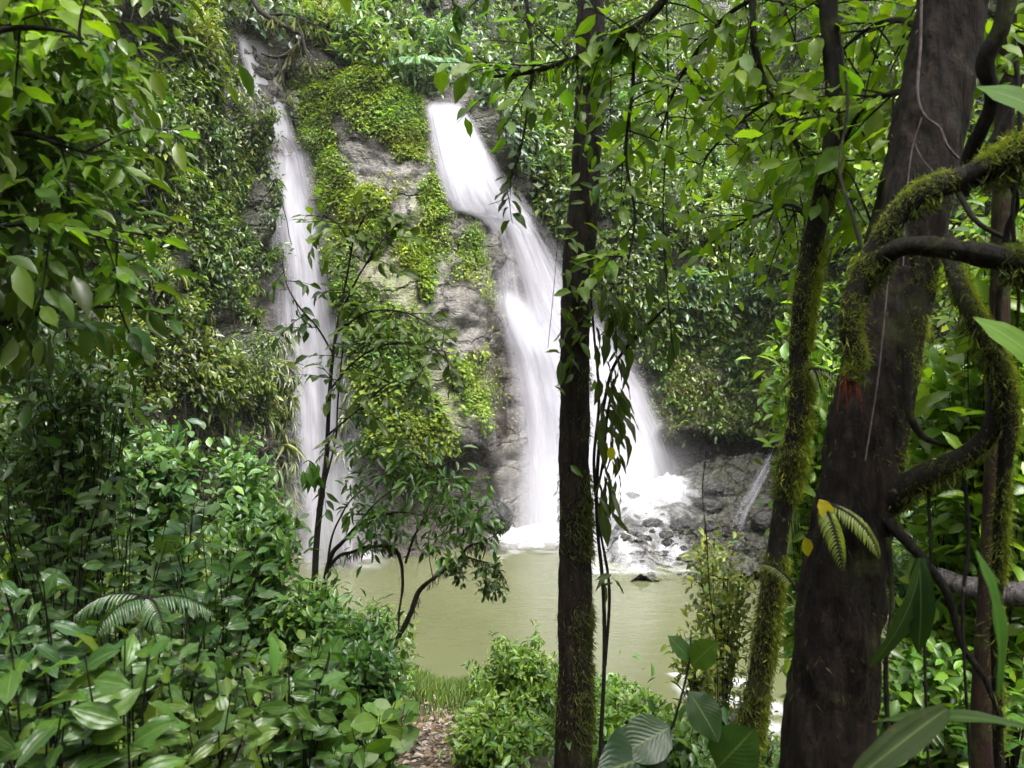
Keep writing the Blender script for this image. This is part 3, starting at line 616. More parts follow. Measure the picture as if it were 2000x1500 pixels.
part('crown', lmesh('crown', crown_cloud(1000, P(1640, -950, 3.8) + np.array([0, -0.3, 0.6]), (1.9, 1.7, 1.2), 0.16, G_MID, clumps=40)), mt)
# ---- big right tree
base = P(1610, 1500, 3.0); base[2] = G(base[0], base[1]) - 0.1
bt = thing('tree', 'thick dark leaning tree trunk with mossy twisting branches', 'tree', base)
BT = [(1590, 1900, 3.0), (1612, 1500, 3.0), (1630, 1280, 3.0), (1655, 1080, 3.02), (1692, 860, 3.05), (1738, 620, 3.1), (1790, 360, 3.15), (1832, 150, 3.2), (1858, 0, 3.2), (1890, -200, 3.25), (1960, -1000, 3.4)]
o, btp, btr = limb(bt, BT, [0.22, 0.178, 0.165, 0.155, 0.15, 0.148, 0.145, 0.14, 0.138, 0.132, 0.10], 'bark', 'trunk', n=320, sides=72, bumps=0.20, seed=5, flute=0.05, freq=18)
A = [fuzz(btp[112:192], btr[112:192], 40000, 0.026, MOSS_Y, (1.0, -0.1, 0.1), W=0.02, rgrow=0.3), fuzz(btp[:200], btr[:200], 2500, 0.03, MOSS_B, None, W=0.12)]
part('moss', lmesh('moss', join(A), 'moss'), bt)
part('crown', lmesh('crown', crown_cloud(1200, P(1960, -1050, 3.4) + np.array([0.2, -0.6, 1.2]), (2.6, 2.4, 1.8), 0.2, G_MID, clumps=50)), bt)
BR = [([(2200, 200, 2.4), (2050, 265, 2.5), (1960, 318, 2.55), (1880, 348, 2.6), (1800, 378, 2.62), (1752, 425, 2.65), (1720, 480, 2.68), (1690, 530, 2.7), (1668, 590, 2.7), (1660, 650, 2.7), (1672, 700, 2.7), (1658, 745, 2.7)], [0.062, 0.058, 0.05, 0.044, 0.04, 0.038, 0.042, 0.044, 0.04, 0.036, 0.034, 0.03]),
      ([(2200, 560, 2.35), (2080, 535, 2.4), (2000, 515, 2.45), (1900, 494, 2.5), (1820, 482, 2.55), (1760, 484, 2.6), (1715, 512, 2.68), (1685, 560, 2.74)], [0.05, 0.05, 0.046, 0.04, 0.034, 0.032, 0.034, 0.03]),
      ([(1850, 470, 2.95), (1875, 560, 2.8), (1915, 640, 2.72), (1945, 710, 2.7), (1952, 790, 2.7), (1920, 860, 2.72), (1860, 905, 2.76), (1800, 932, 2.82), (1755, 965, 2.88), (1715, 1010, 2.98)], [0.03, 0.034, 0.036, 0.036, 0.034, 0.034, 0.04, 0.046, 0.05, 0.05]),
      ([(1700, 975, 2.95), (1745, 1030, 2.86), (1800, 1090, 2.8), (1850, 1160, 2.76), (1880, 1260, 2.74), (1925, 1330, 2.72), (1960, 1420, 2.7)], [0.03, 0.022, 0.018, 0.015, 0.012, 0.01, 0.008]),
      ([(1985, -120, 2.6), (1960, 40, 2.65), (1925, 120, 2.7), (1938, 200, 2.75), (1900, 290, 2.85), (1878, 380, 2.95)], [0.035, 0.03, 0.03, 0.026, 0.028, 0.03]),
      ([(1990, 150, 2.7), (1965, 230, 2.72), (1925, 300, 2.76), (1890, 350, 2.8)], [0.02, 0.018, 0.018, 0.02]),
      ([(1770, 700, 2.9), (1775, 800, 2.86), (1800, 850, 2.84), (1840, 868, 2.82)], [0.016, 0.015, 0.013, 0.008]),
      ([(1972, 330, 2.6), (1985, 400, 2.6), (1968, 450, 2.6), (1960, 520, 2.6), (1950, 600, 2.62), (1955, 680, 2.64)], [0.012, 0.012, 0.011, 0.01, 0.01, 0.008]),
      ([(1950, 690, 2.68), (1968, 770, 2.66), (1970, 850, 2.66), (1958, 950, 2.68), (1950, 1080, 2.7), (1945, 1250, 2.72), (1955, 1600, 2.75)], [0.03, 0.032, 0.028, 0.022, 0.02, 0.018, 0.018]),
      ([(1985, 120, 2.5), (1992, 260, 2.5), (1978, 420, 2.52), (1990, 560, 2.55), (1982, 700, 2.6)], [0.009, 0.008, 0.007, 0.006, 0.005]), ([(1880, 900, 2.75), (1892, 1050, 2.72), (1880, 1200, 2.7), (1895, 1500, 2.7)], [0.008, 0.007, 0.006, 0.005]), ([(1812, 935, 2.8), (1818, 1100, 2.78), (1806, 1250, 2.76), (1815, 1550, 2.75)], [0.007, 0.006, 0.005, 0.005]),
      ([(1860, 350, 2.95), (1905, 430, 2.8), (1985, 480, 2.7), (2060, 560, 2.6)], [0.010, 0.009, 0.008, 0.007]), ([(1735, 1050, 2.8), (1742, 1180, 2.78), (1730, 1320, 2.78), (1745, 1560, 2.78)], [0.010, 0.009, 0.009, 0.008]), ([(1700, 560, 2.9), (1668, 430, 3.0), (1640, 330, 3.2), (1655, 200, 3.3), (1640, 60, 3.4)], [0.009, 0.008, 0.007, 0.006, 0.005])]
paths = []
for k, (pts, r) in enumerate(BR):
    o, pth, rr = limb(bt, pts, r, 'bark_mossy', 'branch', n=90, sides=14, bumps=0.22, seed=20 + k, freq=22)
    paths.append((pth, rr))
    if k in (0, 1, 2, 8):
        fm = part('moss', lmesh('moss', join([fuzz(pth, rr, 46000, 0.019, MOSS_Y if k != 1 else MOSS_G, (0.1, -0.2, 0.9) if k < 2 else (0.6, -0.3, 0.3), W=0.02, hang=0.2 if k < 2 else 0.7, rgrow=0.6), fuzz(pth, rr, 5000, 0.05, MOSS_G, (0, 0, -1), W=0.02)]), 'moss'), bt)
# red rotten end of the broken branch
Vp = []
for k in range(16):
    a = rng.uniform(-0.022, 0.022); pth = twig_from(P(1658, 735, 2.7) + np.array([a, rng.uniform(-0.02, 0.01), 0.01]), (a * 6, 0, -1), rng.uniform(0.05, 0.15), 0.1, 6, 0.05)
    Vp.append(tube(pth, np.linspace(0.007, 0.001, 6), 4)[:2])
b = 0; VV = []; FF = []
for v, f in Vp: VV.append(v); FF.append(f + b); b += len(v)
part('rotten_end', raw_mesh('rotten_end', np.concatenate(VV), np.concatenate(FF), M['rot_wood']), bt)['label'] = 'splintered red rotten wood at the broken branch end'
# pale aerial roots on the trunk
for pts, r in [([(1800, -60, 3.02), (1798, 80, 3.02), (1792, 180, 3.0), (1805, 225, 2.99), (1835, 250, 2.98), (1850, 285, 2.97), (1872, 310, 2.97)], 0.0065), ([(1786, 280, 2.99), (1800, 310, 2.98), (1822, 335, 2.97), (1842, 352, 2.96)], 0.004), ([(1800, 230, 2.98), (1780, 300, 2.99), (1768, 420, 2.99), (1764, 520, 2.96)], 0.003), ([(1735, 540, 2.94), (1725, 650, 2.92), (1712, 760, 2.9), (1690, 900, 2.88)], 0.003)]:
    limb(bt, pts, r, 'root_pale', 'aerial_root', n=36, sides=6, bumps=0.1)

# ---- leafy boughs hanging in from above, parts of the trees they grow on
def bough(root, pts, r, ntw, tw_len, nl, L, col, kinds=('oval', 'oval_flat', 'oval_curl'), mat='bark_mossy', moss=0, droop=0.45, name='branch', a0=0.05, out=1.0):
    br, pth, rr = limb(root, pts, r, mat, name, n=60, sides=8, bumps=0.2, seed=int(rng.integers(99)), freq=20)
    ol = root.location; TW = []
    for k in range(ntw):
        i = int((a0 + (1 - a0) * (k + rng.random()) / ntw) * (len(pth) - 2)); tg = unit(pth[i + 1] - pth[i])
        d = unit(tg * 0.4 + rng.normal(size=3) * np.array([0.8, 0.35, 0.6]) * out + DN * 0.2)
        t = twig_from(pth[i], d, tw_len * rng.uniform(0.5, 1.2), droop); part('twig', twig_mesh('twig', t, 0.006, 0.002), br)
        branch_leaves(br, t, nl, kinds, L, col, (0, 0, 0), 0.2, 1.0)
    if moss: part('hanging_moss', lmesh('hanging_moss', fuzz(pth, rr, moss, 0.09, MOSS_G, (0, 0, -1), W=0.05, hang=1.2), 'moss'), br)
    return br, pth
bough(ct, [(1340, -80, 4.2), (1290, 8, 4.25), (1240, 55, 4.3), (1180, 92, 4.35), (1110, 118, 4.4), (1040, 140, 4.45), (965, 150, 4.5)], [0.03, 0.026, 0.024, 0.022, 0.018, 0.014, 0.01], 24, 0.5, 6, 0.145, (0.13, 0.225, 0.016), moss=1500)
bough(ct, [(1240, 70, 4.4), (1235, 180, 4.4), (1222, 300, 4.4), (1240, 420, 4.42), (1225, 520, 4.45)], [0.012, 0.01, 0.009, 0.008, 0.006], 14, 0.45, 6, 0.14, (0.13, 0.225, 0.016), mat='bark_thin')
bough(ct, [(1020, -60, 4.5), (1035, 60, 4.5), (1040, 130, 4.5), (1025, 250, 4.5), (1005, 330, 4.55), (975, 372, 4.6)], [0.012, 0.012, 0.01, 0.007, 0.005, 0.003], 7, 0.32, 5, 0.11, G_MID, mat='bark_thin')
bough(ct, [(1156, -150, 5.4), (1060, -60, 5.0), (950, -10, 4.7), (840, -15, 4.5)], [0.03, 0.024, 0.018, 0.01], 10, 0.35, 5, 0.12, (0.04, 0.09, 0.014), mat='bark_thin')
bough(mt, [(1480, -120, 4.0), (1470, 20, 4.0), (1478, 110, 4.0), (1500, 170, 4.0), (1530, 230, 4.0), (1560, 290, 4.0), (1578, 300, 4.0)], [0.02, 0.019, 0.018, 0.014, 0.01, 0.008, 0.005], 16, 0.45, 6, 0.14, G_LIME, moss=600)
bough(mt, [(1620, 20, 3.9), (1540, -20, 4.1), (1420, 30, 4.4), (1330, 150, 4.7), (1290, 260, 4.9)], [0.02, 0.016, 0.013, 0.01, 0.006], 30, 0.6, 7, 0.145, G_LIME, mat='bark_thin')
bough(mt, [(1628, 220, 3.9), (1580, 190, 4.3), (1500, 200, 4.8), (1420, 260, 5.3), (1360, 330, 5.6)], [0.016, 0.014, 0.012, 0.01, 0.006], 30, 0.7, 7, 0.14, G_LIME, mat='bark_thin')
bough(bt, [(1810, 200, 3.1), (1750, 180, 3.3), (1680, 220, 3.5), (1640, 300, 3.7), (1600, 380, 3.9)], [0.016, 0.014, 0.01, 0.008, 0.005], 18, 0.45, 6, 0.14, G_LIME, mat='bark_thin')
bough(bt, [(1830, 80, 3.2), (1760, 40, 3.5), (1690, 60, 3.8), (1610, 130, 4.1)], [0.016, 0.014, 0.01, 0.006], 16, 0.45, 6, 0.13, G_LIME, mat='bark_thin')
bough(bt, [(1860, 60, 3.2), (1920, 20, 3.3), (1990, 80, 3.4), (2040, 200, 3.5)], [0.016, 0.014, 0.01, 0.006], 9, 0.4, 6, 0.13, G_LIME, mat='bark_thin')
bough(mt, [(1590, 440, 3.9), (1540, 400, 4.4), (1460, 430, 5.0), (1380, 480, 5.4)], [0.013, 0.011, 0.009, 0.005], 18, 0.55, 7, 0.13, G_LIME, mat='bark_thin')

# ---- climber and hanging-leaved epiphyte on the central trunk
base = P(1178, 1500, 5.45); base[2] = G(base[0], base[1])
cl = thing('climbing_plant', 'dark climber with long drooping leaves hanging beside the central trunk', 'climber', base)
cps = [[(1165, 1900, 5.4), (1172, 1500, 5.4), (1180, 1300, 5.4), (1178, 1150, 5.4), (1165, 1000, 5.4), (1172, 850, 5.4), (1190, 740, 5.4), (1215, 690, 5.35), (1250, 650, 5.3), (1300, 600, 5.25)],
       [(1168, 1000, 5.38), (1160, 900, 5.36), (1170, 780, 5.36), (1160, 650, 5.38), (1150, 520, 5.4)], [(1200, 740, 5.35), (1185, 820, 5.3), (1178, 900, 5.3), (1162, 980, 5.35)], [(1182, 1300, 5.4), (1190, 1150, 5.38), (1170, 1020, 5.38), (1175, 960, 5.38), (1160, 930, 5.4)]]
for k, pts in enumerate(cps):
    br, pth, rr = limb(cl, pts, [0.012, 0.008] if k else [0.016, 0.01], 'bark_thin', 'stem', n=70, sides=6, bumps=0.2)
def droopers(root, boxes, kind, L, col, towards=(0.35, -0.25, -1), wob=0.3):
    for (x0, x1, y0, y1, n, Y) in boxes:
        for _ in range(n):
            p = P(rng.uniform(x0, x1), rng.uniform(y0, y1), Y + rng.uniform(-0.12, 0.12)); d = unit(np.array(towards) + rng.normal(size=3) * wob)
            put_leaf(root, root.location, kind[int(rng.integers(len(kind)))], p, d, unit(np.array([0.3, -0.7, 0.6]) + rng.normal(size=3) * 0.4), L * rng.uniform(0.7, 1.3), 0.75, col)
droopers(cl, [(1165, 1215, 690, 980, 60, 5.3), (1160, 1230, 560, 700, 26, 5.25), (1165, 1200, 960, 1000, 6, 5.3)], ('lance', 'lance', 'oval_curl'), 0.19, (0.06, 0.085, 0.02))
droopers(cl, [(1090, 1120, 600, 720, 9, 5.4), (1180, 1200, 1110, 1140, 5, 5.3), (1180, 1330, 500, 690, 46, 5.2)], ('oval', 'lance'), 0.16, (0.055, 0.085, 0.018), wob=0.6)
droopers(cl, [(1105, 1180, 420, 640, 40, 5.38), (1105, 1185, 60, 420, 50, 5.38), (1090, 1165, 640, 1000, 14, 5.42)], ('oval', 'oval_curl'), 0.12, (0.10, 0.17, 0.018), (0, -0.5, -0.5), 0.7)
# ---- hanging lianas
LI = [([(1300, -50, 4.9), (1305, 200, 4.9), (1295, 420, 4.9), (1310, 640, 4.9), (1318, 700, 4.9)], 0.006, 'thin liana hanging free between the central trunk and the mossy slim trunk'),
      ([(1095, 300, 5.0), (1090, 450, 5.0), (1082, 560, 5.0), (1070, 680, 5.0)], 0.003, 'threadlike liana hanging close at the upper edge of the central trunk'),
      ([(1020, 200, 4.6), (1010, 330, 4.6), (985, 385, 4.6), (955, 400, 4.6)], 0.003, 'threadlike liana curling out over the top of the wide waterfall'),
      ([(1380, 880, 6.5), (1372, 960, 6.5), (1380, 1050, 6.5), (1386, 1150, 6.5), (1400, 1280, 6.5), (1402, 1500, 6.5)], 0.006, 'thin bare stem rising in front of the foaming rocks'),
      ([(1455, 690, 5.2), (1400, 665, 5.2), (1330, 655, 5.2), (1290, 650, 5.2)], 0.004, 'thin twig reaching sideways from the slim mossy trunk'),
      ([(1700, 430, 3.4), (1680, 380, 3.4), (1660, 340, 3.5), (1640, 330, 3.6)], 0.006, 'short dark vine strung from the thick trunk to the mossy slim trunk')]
for pts, r, lab in LI:
    me, pth, rr = tube_mesh('liana', pts, [r, r * 0.7], 'bark_thin', n=50, sides=6, bumps=0.25, seed=4); o = link('liana', me); tag(o, lab, 'liana', 'lianas hanging among the trunks')

# ------------------------------------------------------------------ plants
def plant(name, label, cat, c, Y, rx, ry, nst, nl, L, col, kinds, group=None, as_leaf=True, rd=None, tpl='mid', W=0.45, droop=0.9, mat='leaf', stem_r=0.007, spray=0.5, z0=None):
    "stems rise from one root and arch out into an ellipsoid (pixel centre c, radii rx, ry in pixels) at the distance Y"
    ctr = P(c[0], c[1], Y); s = Y / F; rad = np.array([rx * s, (rd or 0.5 * (rx + ry)) * s if rd is None else rd, ry * s])
    base = np.array([ctr[0], ctr[1] + 0.1, 0.0]); base[2] = float(G(base[0], base[1])) - 0.03 if z0 is None else z0
    root = thing(name, label, cat, base, group); ol = root.location; ST = []; LP = []
    for k in range(nst):
        tip = ctr + unit(rng.normal(size=3) * np.array([1, 1, 0.9])) * rad * rng.uniform(0.45, 1.0)
        if tip[2] < base[2] + 0.1: tip[2] = base[2] + 0.1 + rng.random() * 0.2
        mid = base * 0.45 + tip * 0.55 + np.array([0, 0, 0.3 * (tip[2] - base[2])]) * 0.6 + rng.normal(size=3) * 0.08 * rad
        pth = spline([base + rng.normal(size=3) * 0.03, base * 0.7 + mid * 0.3 + np.array([0, 0, 0.1]), mid, tip], 14)
        v, f, _ = tube(pth, np.linspace(stem_r, stem_r * 0.35, 14), 5); ST.append((v, f, np.zeros((len(v), 3))))
        if as_leaf: branch_leaves(root, pth, nl, kinds, L, col, ol, 1 - spray, 1.0, down=0.4)
        else:
            t = 1 - spray * rng.random(nl); x = t * 13; i = np.minimum(x.astype(int), 12); p = pth[i] + (pth[i + 1] - pth[i]) * (x - i)[:, None]
            p = p + rng.normal(size=(nl, 3)) * L * 0.7; LP.append((p, np.tile(unit(tip - mid), (nl, 1))))
    v, f, c_ = join(ST); part('stem', raw_mesh('stem', v, f, M['bark_thin'], smooth=True), root)
    if LP:
        p = np.concatenate([a for a, b in LP]); d0 = np.concatenate([b for a, b in LP]); n = len(p)
        d = unit(d0 * 0.5 + DN * 0.25 + rnd(n) * 0.9); u = unit(UP + rnd(n) * 0.55 + np.array([0, -0.3, 0])); sz = L * rng.uniform(0.6, 1.3, n)
        part('foliage', lmesh('foliage', leaves(p, d, u, sz, sz * W * rng.uniform(0.8, 1.2, n), greens(n, col, 0.28, 0.2), tpl), mat), root)
    return root
RB = ('ribbed', 'ribbed_flat'); OVL = ('oval', 'oval_flat', 'oval_curl')
GL = 'broad-leaved plants on the near left bank'
for a in [
    ('ribbed plant with very large glossy leaves in the bottom left corner', (40, 1370), 2.3, 150, 130, 15, 8, 0.13, (0.045, 0.105, 0.018), RB),
    ('ribbed plant holding one long pale drooping leaf near the bottom edge', (215, 1330), 2.4, 100, 130, 11, 8, 0.14, (0.065, 0.14, 0.024), RB),
    ('ribbed plant with a few yellowing leaves at the bottom edge', (390, 1390), 2.8, 110, 110, 14, 8, 0.11, (0.07, 0.125, 0.018), RB),
    ('ribbed plant with pleated shiny leaves under the dark fern', (330, 1240), 3.1, 120, 80, 14, 9, 0.11, (0.042, 0.095, 0.022), RB),
    ('ribbed plant with dark bluish leaves at the left edge', (70, 1180), 3.0, 130, 110, 14, 9, 0.12, (0.045, 0.10, 0.03), RB),
    ('ribbed plant with a broad folded leaf catching the light low on the bank', (565, 1300), 3.5, 120, 90, 16, 9, 0.13, (0.05, 0.115, 0.02), RB),
    ('broad-leaved plant with rounded pale leaf beside the path', (725, 1390), 4.2, 90, 80, 11, 8, 0.14, (0.095, 0.18, 0.025), ('oval_flat', 'round')),
    ('broad-leaved plant with large dark rounded leaves above the bank', (410, 1110), 3.8, 120, 80, 16, 9, 0.11, (0.05, 0.115, 0.03), ('oval_flat', 'oval', 'ribbed_flat')),
    ('shrub with glossy pointed leaves at mid height on the left edge', (90, 960), 3.8, 140, 130, 18, 10, 0.105, (0.055, 0.12, 0.022), OVL),
    ('shrub with glossy grey-shining leaves left of the pale bushes', (210, 1020), 4.2, 120, 100, 18, 10, 0.105, (0.065, 0.12, 0.035), OVL),
    ('shrub with upright stem and wide grey-green leaves on the bank top', (350, 1000), 4.6, 60, 70, 8, 8, 0.16, (0.075, 0.14, 0.055), ('oval_flat', 'round')),
    ('leafy bush at the bottom edge left of the path', (610, 1440), 3.6, 120, 80, 14, 9, 0.11, (0.06, 0.14, 0.02), OVL)]:
    plant('broad_leaved_plant' if 'plant' in a[0][:22] else 'shrub', a[0], 'plant' if 'plant' in a[0][:22] else 'shrub', a[1], a[2], a[3], a[4], a[5], a[6], a[7], a[8], a[9], GL)
GS = 'small-leaved bushes round the pool'
for lab, c, Y, rx, ry, nst, nl, L, col, W in [
    ('bush of small fresh leaves leaning over the left edge of the pool', (690, 1245), 6.0, 80, 75, 46, 55, 0.095, (0.05, 0.115, 0.018), 0.42),
    ('bush of small fresh leaves at the foot of the sapling', (590, 1175), 6.8, 90, 55, 40, 50, 0.10, (0.075, 0.15, 0.025), 0.42),
    ('bush of dense dark leaves between the ribbed plants and the path', (690, 1310), 5.0, 100, 80, 40, 50, 0.09, (0.042, 0.10, 0.016), 0.45),
    ('pale mint-green bush in front of the brown rock', (300, 880), 7.5, 85, 60, 30, 45, 0.13, (0.10, 0.19, 0.06), 0.55),
    ('pale mint-green bush beside the foot of the thin waterfall', (470, 930), 8.5, 70, 90, 34, 45, 0.13, (0.105, 0.20, 0.055), 0.5),
    ('mid-green bush below the pale bushes', (500, 1040), 7.0, 90, 70, 36, 50, 0.12, (0.06, 0.13, 0.022), 0.45),
    ('dark feathery bush in the shade at the left edge', (120, 830), 6.0, 160, 90, 40, 45, 0.11, (0.07, 0.13, 0.03), 0.45),
    ('dim bush below the bright upper left leaves', (150, 660), 5.5, 170, 110, 40, 45, 0.11, (0.06, 0.115, 0.025), 0.42),
    ('bright feathery bush on the near shore left of the central trunk', (1020, 1325), 7.6, 100, 100, 66, 75, 0.085, (0.15, 0.25, 0.04), 0.36),
    ('bright bush at the bottom edge right beside the path', (960, 1430), 6.6, 90, 75, 56, 70, 0.08, (0.14, 0.235, 0.03), 0.42),
    ('bright bush close behind the foot of the central trunk', (1225, 1410), 7.0, 110, 70, 44, 45, 0.10, (0.13, 0.23, 0.03), 0.5),
    ('thin yellow-green shrub on the shore in front of the foaming rocks', (1410, 1120), 8.0, 70, 110, 36, 40, 0.10, (0.22, 0.26, 0.05), 0.42),
    ('yellow-green shrub left of the foot of the slim mossy trunk', (1375, 1250), 7.4, 60, 80, 24, 30, 0.09, (0.20, 0.24, 0.04), 0.42),
    ('leggy shrub at the bottom edge between the two front trunks', (1330, 1440), 5.2, 90, 60, 16, 24, 0.09, (0.06, 0.12, 0.022), 0.5),
    ('low bush at the bottom edge behind the slim mossy trunk', (1480, 1440), 5.6, 60, 40, 9, 20, 0.08, (0.07, 0.13, 0.02), 0.5)]:
    plant('bush', lab, 'bush', c, Y, rx, ry, nst, nl, L, col, None, GS, as_leaf=False, W=W, spray=0.55)
# bright foliage seen past the big tree at the right
GR = 'leafy shrubs behind the thick leaning trunk'
for lab, c, Y, rx, ry, nst, nl, L, col, W in [
    ('sunny lime-green shrub right of the thick trunk at mid height', (1880, 740), 6.0, 130, 130, 40, 34, 0.22, (0.18, 0.30, 0.02), 0.5),
    ('dense mid-green shrub low behind the curved branch', (1860, 1080), 6.6, 150, 130, 50, 55, 0.13, (0.08, 0.17, 0.025), 0.5),
    ('dense leafy shrub in the lower right corner behind the strap leaves', (1830, 1330), 5.4, 170, 130, 50, 50, 0.13, (0.10, 0.20, 0.025), 0.45),
    ('lime-green shrub between the slim mossy trunk and the thick trunk', (1600, 720), 7.0, 90, 170, 44, 40, 0.16, (0.15, 0.26, 0.022), 0.45),
    ('fresh green shrub low between the slim mossy trunk and the thick trunk', (1600, 1000), 7.5, 62, 130, 36, 45, 0.13, (0.11, 0.21, 0.025), 0.45),
    ('lime-green shrub at the upper right edge behind the twisted vines', (1960, 480), 5.5, 120, 140, 34, 34, 0.18, (0.17, 0.28, 0.02), 0.5),
    ('mid-green shrub at the right edge above the fallen log', (1985, 930), 5.6, 110, 130, 30, 40, 0.15, (0.13, 0.24, 0.022), 0.5)]:
    plant('shrub', lab, 'shrub', c, Y, rx, ry, nst, nl, L, col, None, GR, as_leaf=False, W=W, spray=0.6)
# ---- upper left: boughs with large leaves
base = P(-260, 1500, 3.4); base[2] = G(base[0], base[1])
ul = thing('tree', 'leafy tree at the left edge with large bright leaves at the top', 'tree', base)
limb(ul, [(-300, 1900, 3.4), (-280, 1400, 3.4), (-250, 900, 3.4), (-260, 300, 3.4), (-240, -300, 3.4)], [0.11, 0.09, 0.08, 0.07, 0.05], 'bark', 'trunk', n=80, sides=16)
bough(ul, [(-250, 250, 3.3), (-120, 120, 3.0), (0, 60, 2.8), (120, 60, 2.7), (170, 90, 2.65)], [0.02, 0.016, 0.012, 0.008, 0.004], 9, 0.25, 5, 0.15, G_LIME, mat='bark_thin')
bough(ul, [(-250, 50, 3.3), (-100, -60, 3.2), (40, -60, 3.1), (110, -20, 3.0)], [0.02, 0.016, 0.012, 0.006], 8, 0.3, 5, 0.15, G_LIME, mat='bark_thin')
bough(ul, [(-250, 450, 3.4), (-120, 300, 3.4), (20, 260, 3.5), (140, 290, 3.5), (210, 310, 3.5)], [0.02, 0.016, 0.012, 0.008, 0.004], 10, 0.4, 9, 0.12, (0.12, 0.22, 0.018), mat='bark_thin')
bough(ul, [(-250, 650, 3.4), (-120, 500, 3.3), (20, 440, 3.3), (140, 450, 3.3), (260, 480, 3.3)], [0.02, 0.016, 0.012, 0.008, 0.004], 11, 0.38, 9, 0.125, (0.11, 0.21, 0.018), mat='bark_thin')
bough(ul, [(-250, 800, 3.4), (-120, 690, 3.5), (40, 620, 3.6), (180, 600, 3.6), (290, 600, 3.6)], [0.02, 0.016, 0.012, 0.008, 0.004], 11, 0.4, 9, 0.12, (0.06, 0.12, 0.018), mat='bark_thin')
part('crown', lmesh('crown', join([crown_cloud(2600, P(-200, 150, 3.6), (1.1, 1.0, 1.6), 0.15, G_MID, clumps=40), crown_cloud(2600, P(30, 200, 3.9), (0.6, 0.5, 0.7), 0.10, (0.09, 0.165, 0.018), clumps=22), crown_cloud(1500, P(-260, -500, 3.6), (1.8, 1.6, 1.3), 0.17, G_MID, clumps=40)])), ul)

# ---- sapling in front of the thin waterfall
base = P(618, 1100, 7.2); base[2] = G(base[0], base[1])
sp = thing('sapling', 'slender dark sapling with sparse leaves in front of the thin waterfall', 'sapling', base)
limb(sp, [(612, 1260, 7.2), (616, 1100, 7.2), (624, 1000, 7.2), (637, 900, 7.2), (643, 780, 7.2), (652, 680, 7.2), (668, 590, 7.2), (688, 480, 7.2), (692, 420, 7.2)], [0.036, 0.032, 0.03, 0.024, 0.02, 0.017, 0.014, 0.010, 0.005], 'bark_thin', 'trunk', n=70, sides=10, bumps=0.12)
SPD = (0.035, 0.07, 0.016)
for pts, ntw, nl, L, col in [
    ([(630, 960, 7.2), (655, 860, 7.15), (660, 780, 7.1), (672, 640, 7.1), (668, 540, 7.1)], 8, 7, 0.14, SPD), ([(650, 690, 7.2), (620, 640, 7.1), (585, 600, 7.0), (560, 555, 7.0), (550, 500, 7.0)], 8, 5, 0.14, SPD),
    ([(660, 620, 7.2), (700, 540, 7.1), (740, 480, 7.0), (760, 450, 7.0)], 12, 7, 0.15, (0.08, 0.13, 0.018)), ([(686, 490, 7.2), (670, 450, 7.1), (650, 430, 7.1), (630, 420, 7.1)], 9, 7, 0.15, (0.09, 0.14, 0.018)),
    ([(690, 470, 7.2), (715, 420, 7.1), (745, 410, 7.1)], 9, 7, 0.15, (0.08, 0.12, 0.018)), ([(645, 760, 7.2), (700, 700, 7.0), (770, 670, 6.9), (840, 680, 6.8), (880, 690, 6.8)], 13, 7, 0.15, (0.075, 0.115, 0.018)),
    ([(640, 850, 7.2), (700, 800, 7.0), (760, 750, 6.9), (820, 740, 6.8)], 10, 7, 0.14, (0.06, 0.09, 0.018)), ([(655, 650, 7.2), (720, 610, 7.0), (790, 610, 6.9), (850, 640, 6.9)], 12, 7, 0.15, (0.07, 0.11, 0.016))]:
    bough(sp, pts, [0.011, 0.008, 0.004], ntw, 0.4, nl, L, col, kinds=('oval', 'lance', 'oval_curl'), mat='bark_thin', droop=0.5)
limb(sp, [(630, 955, 7.2), (618, 915, 7.1), (604, 900, 7.0), (592, 905, 7.0)], [0.008, 0.006, 0.003], 'bark_thin', 'branch', n=20, sides=6)
droopers(sp, [(592, 622, 896, 925, 9, 7.02)], ('oval_curl',), 0.2, (0.06, 0.15, 0.02), wob=0.25)
# ---- arching tree over the pool
base = P(650, 1150, 7.6); base[2] = G(base[0], base[1])
at_ = thing('arching_tree', 'low arching tree with mossy bare limbs hanging over the pool', 'tree', base)
sc_r = 0.72
me_pts = [([(610, 1300, 7.6), (640, 1110, 7.6), (670, 1060, 7.55), (720, 1020, 7.5), (790, 1000, 7.4), (860, 1010, 7.3), (930, 1000, 7.2)], [0.04, 0.035, 0.028, 0.022, 0.016, 0.01, 0.005]),
          ([(640, 1110, 7.6), (660, 1088, 7.58), (690, 1075, 7.5), (720, 1068, 7.5), (760, 1075, 7.4), (785, 1100, 7.4), (790, 1140, 7.4), (780, 1190, 7.4), (775, 1230, 7.4)], [0.03, 0.024, 0.022, 0.026, 0.028, 0.022, 0.016, 0.012]),
          ([(770, 1260, 7.3), (800, 1200, 7.3), (825, 1160, 7.3), (855, 1125, 7.25), (895, 1095, 7.2), (915, 1065, 7.2), (950, 1050, 7.1), (985, 1040, 7.1)], [0.036, 0.036, 0.034, 0.026, 0.02, 0.016, 0.01, 0.005]),
          ([(900, 1085, 7.2), (935, 1095, 7.2), (965, 1110, 7.15), (985, 1140, 7.1)], [0.012, 0.01, 0.007, 0.003]), ([(792, 1100, 7.4), (805, 1050, 7.35), (830, 1020, 7.3), (850, 960, 7.2)], [0.02, 0.016, 0.012, 0.006]),
          ([(638, 1118, 7.6), (646, 1060, 7.58), (656, 1010, 7.55), (690, 960, 7.5), (760, 930, 7.4), (830, 930, 7.3)], [0.018, 0.015, 0.012, 0.009, 0.004]),
          ([(670, 1060, 7.55), (720, 990, 7.45), (780, 950, 7.3), (860, 900, 7.2)], [0.014, 0.011, 0.008, 0.004]), ([(846, 1130, 7.25), (844, 1090, 7.2), (848, 1050, 7.2)], [0.008, 0.006, 0.004])]
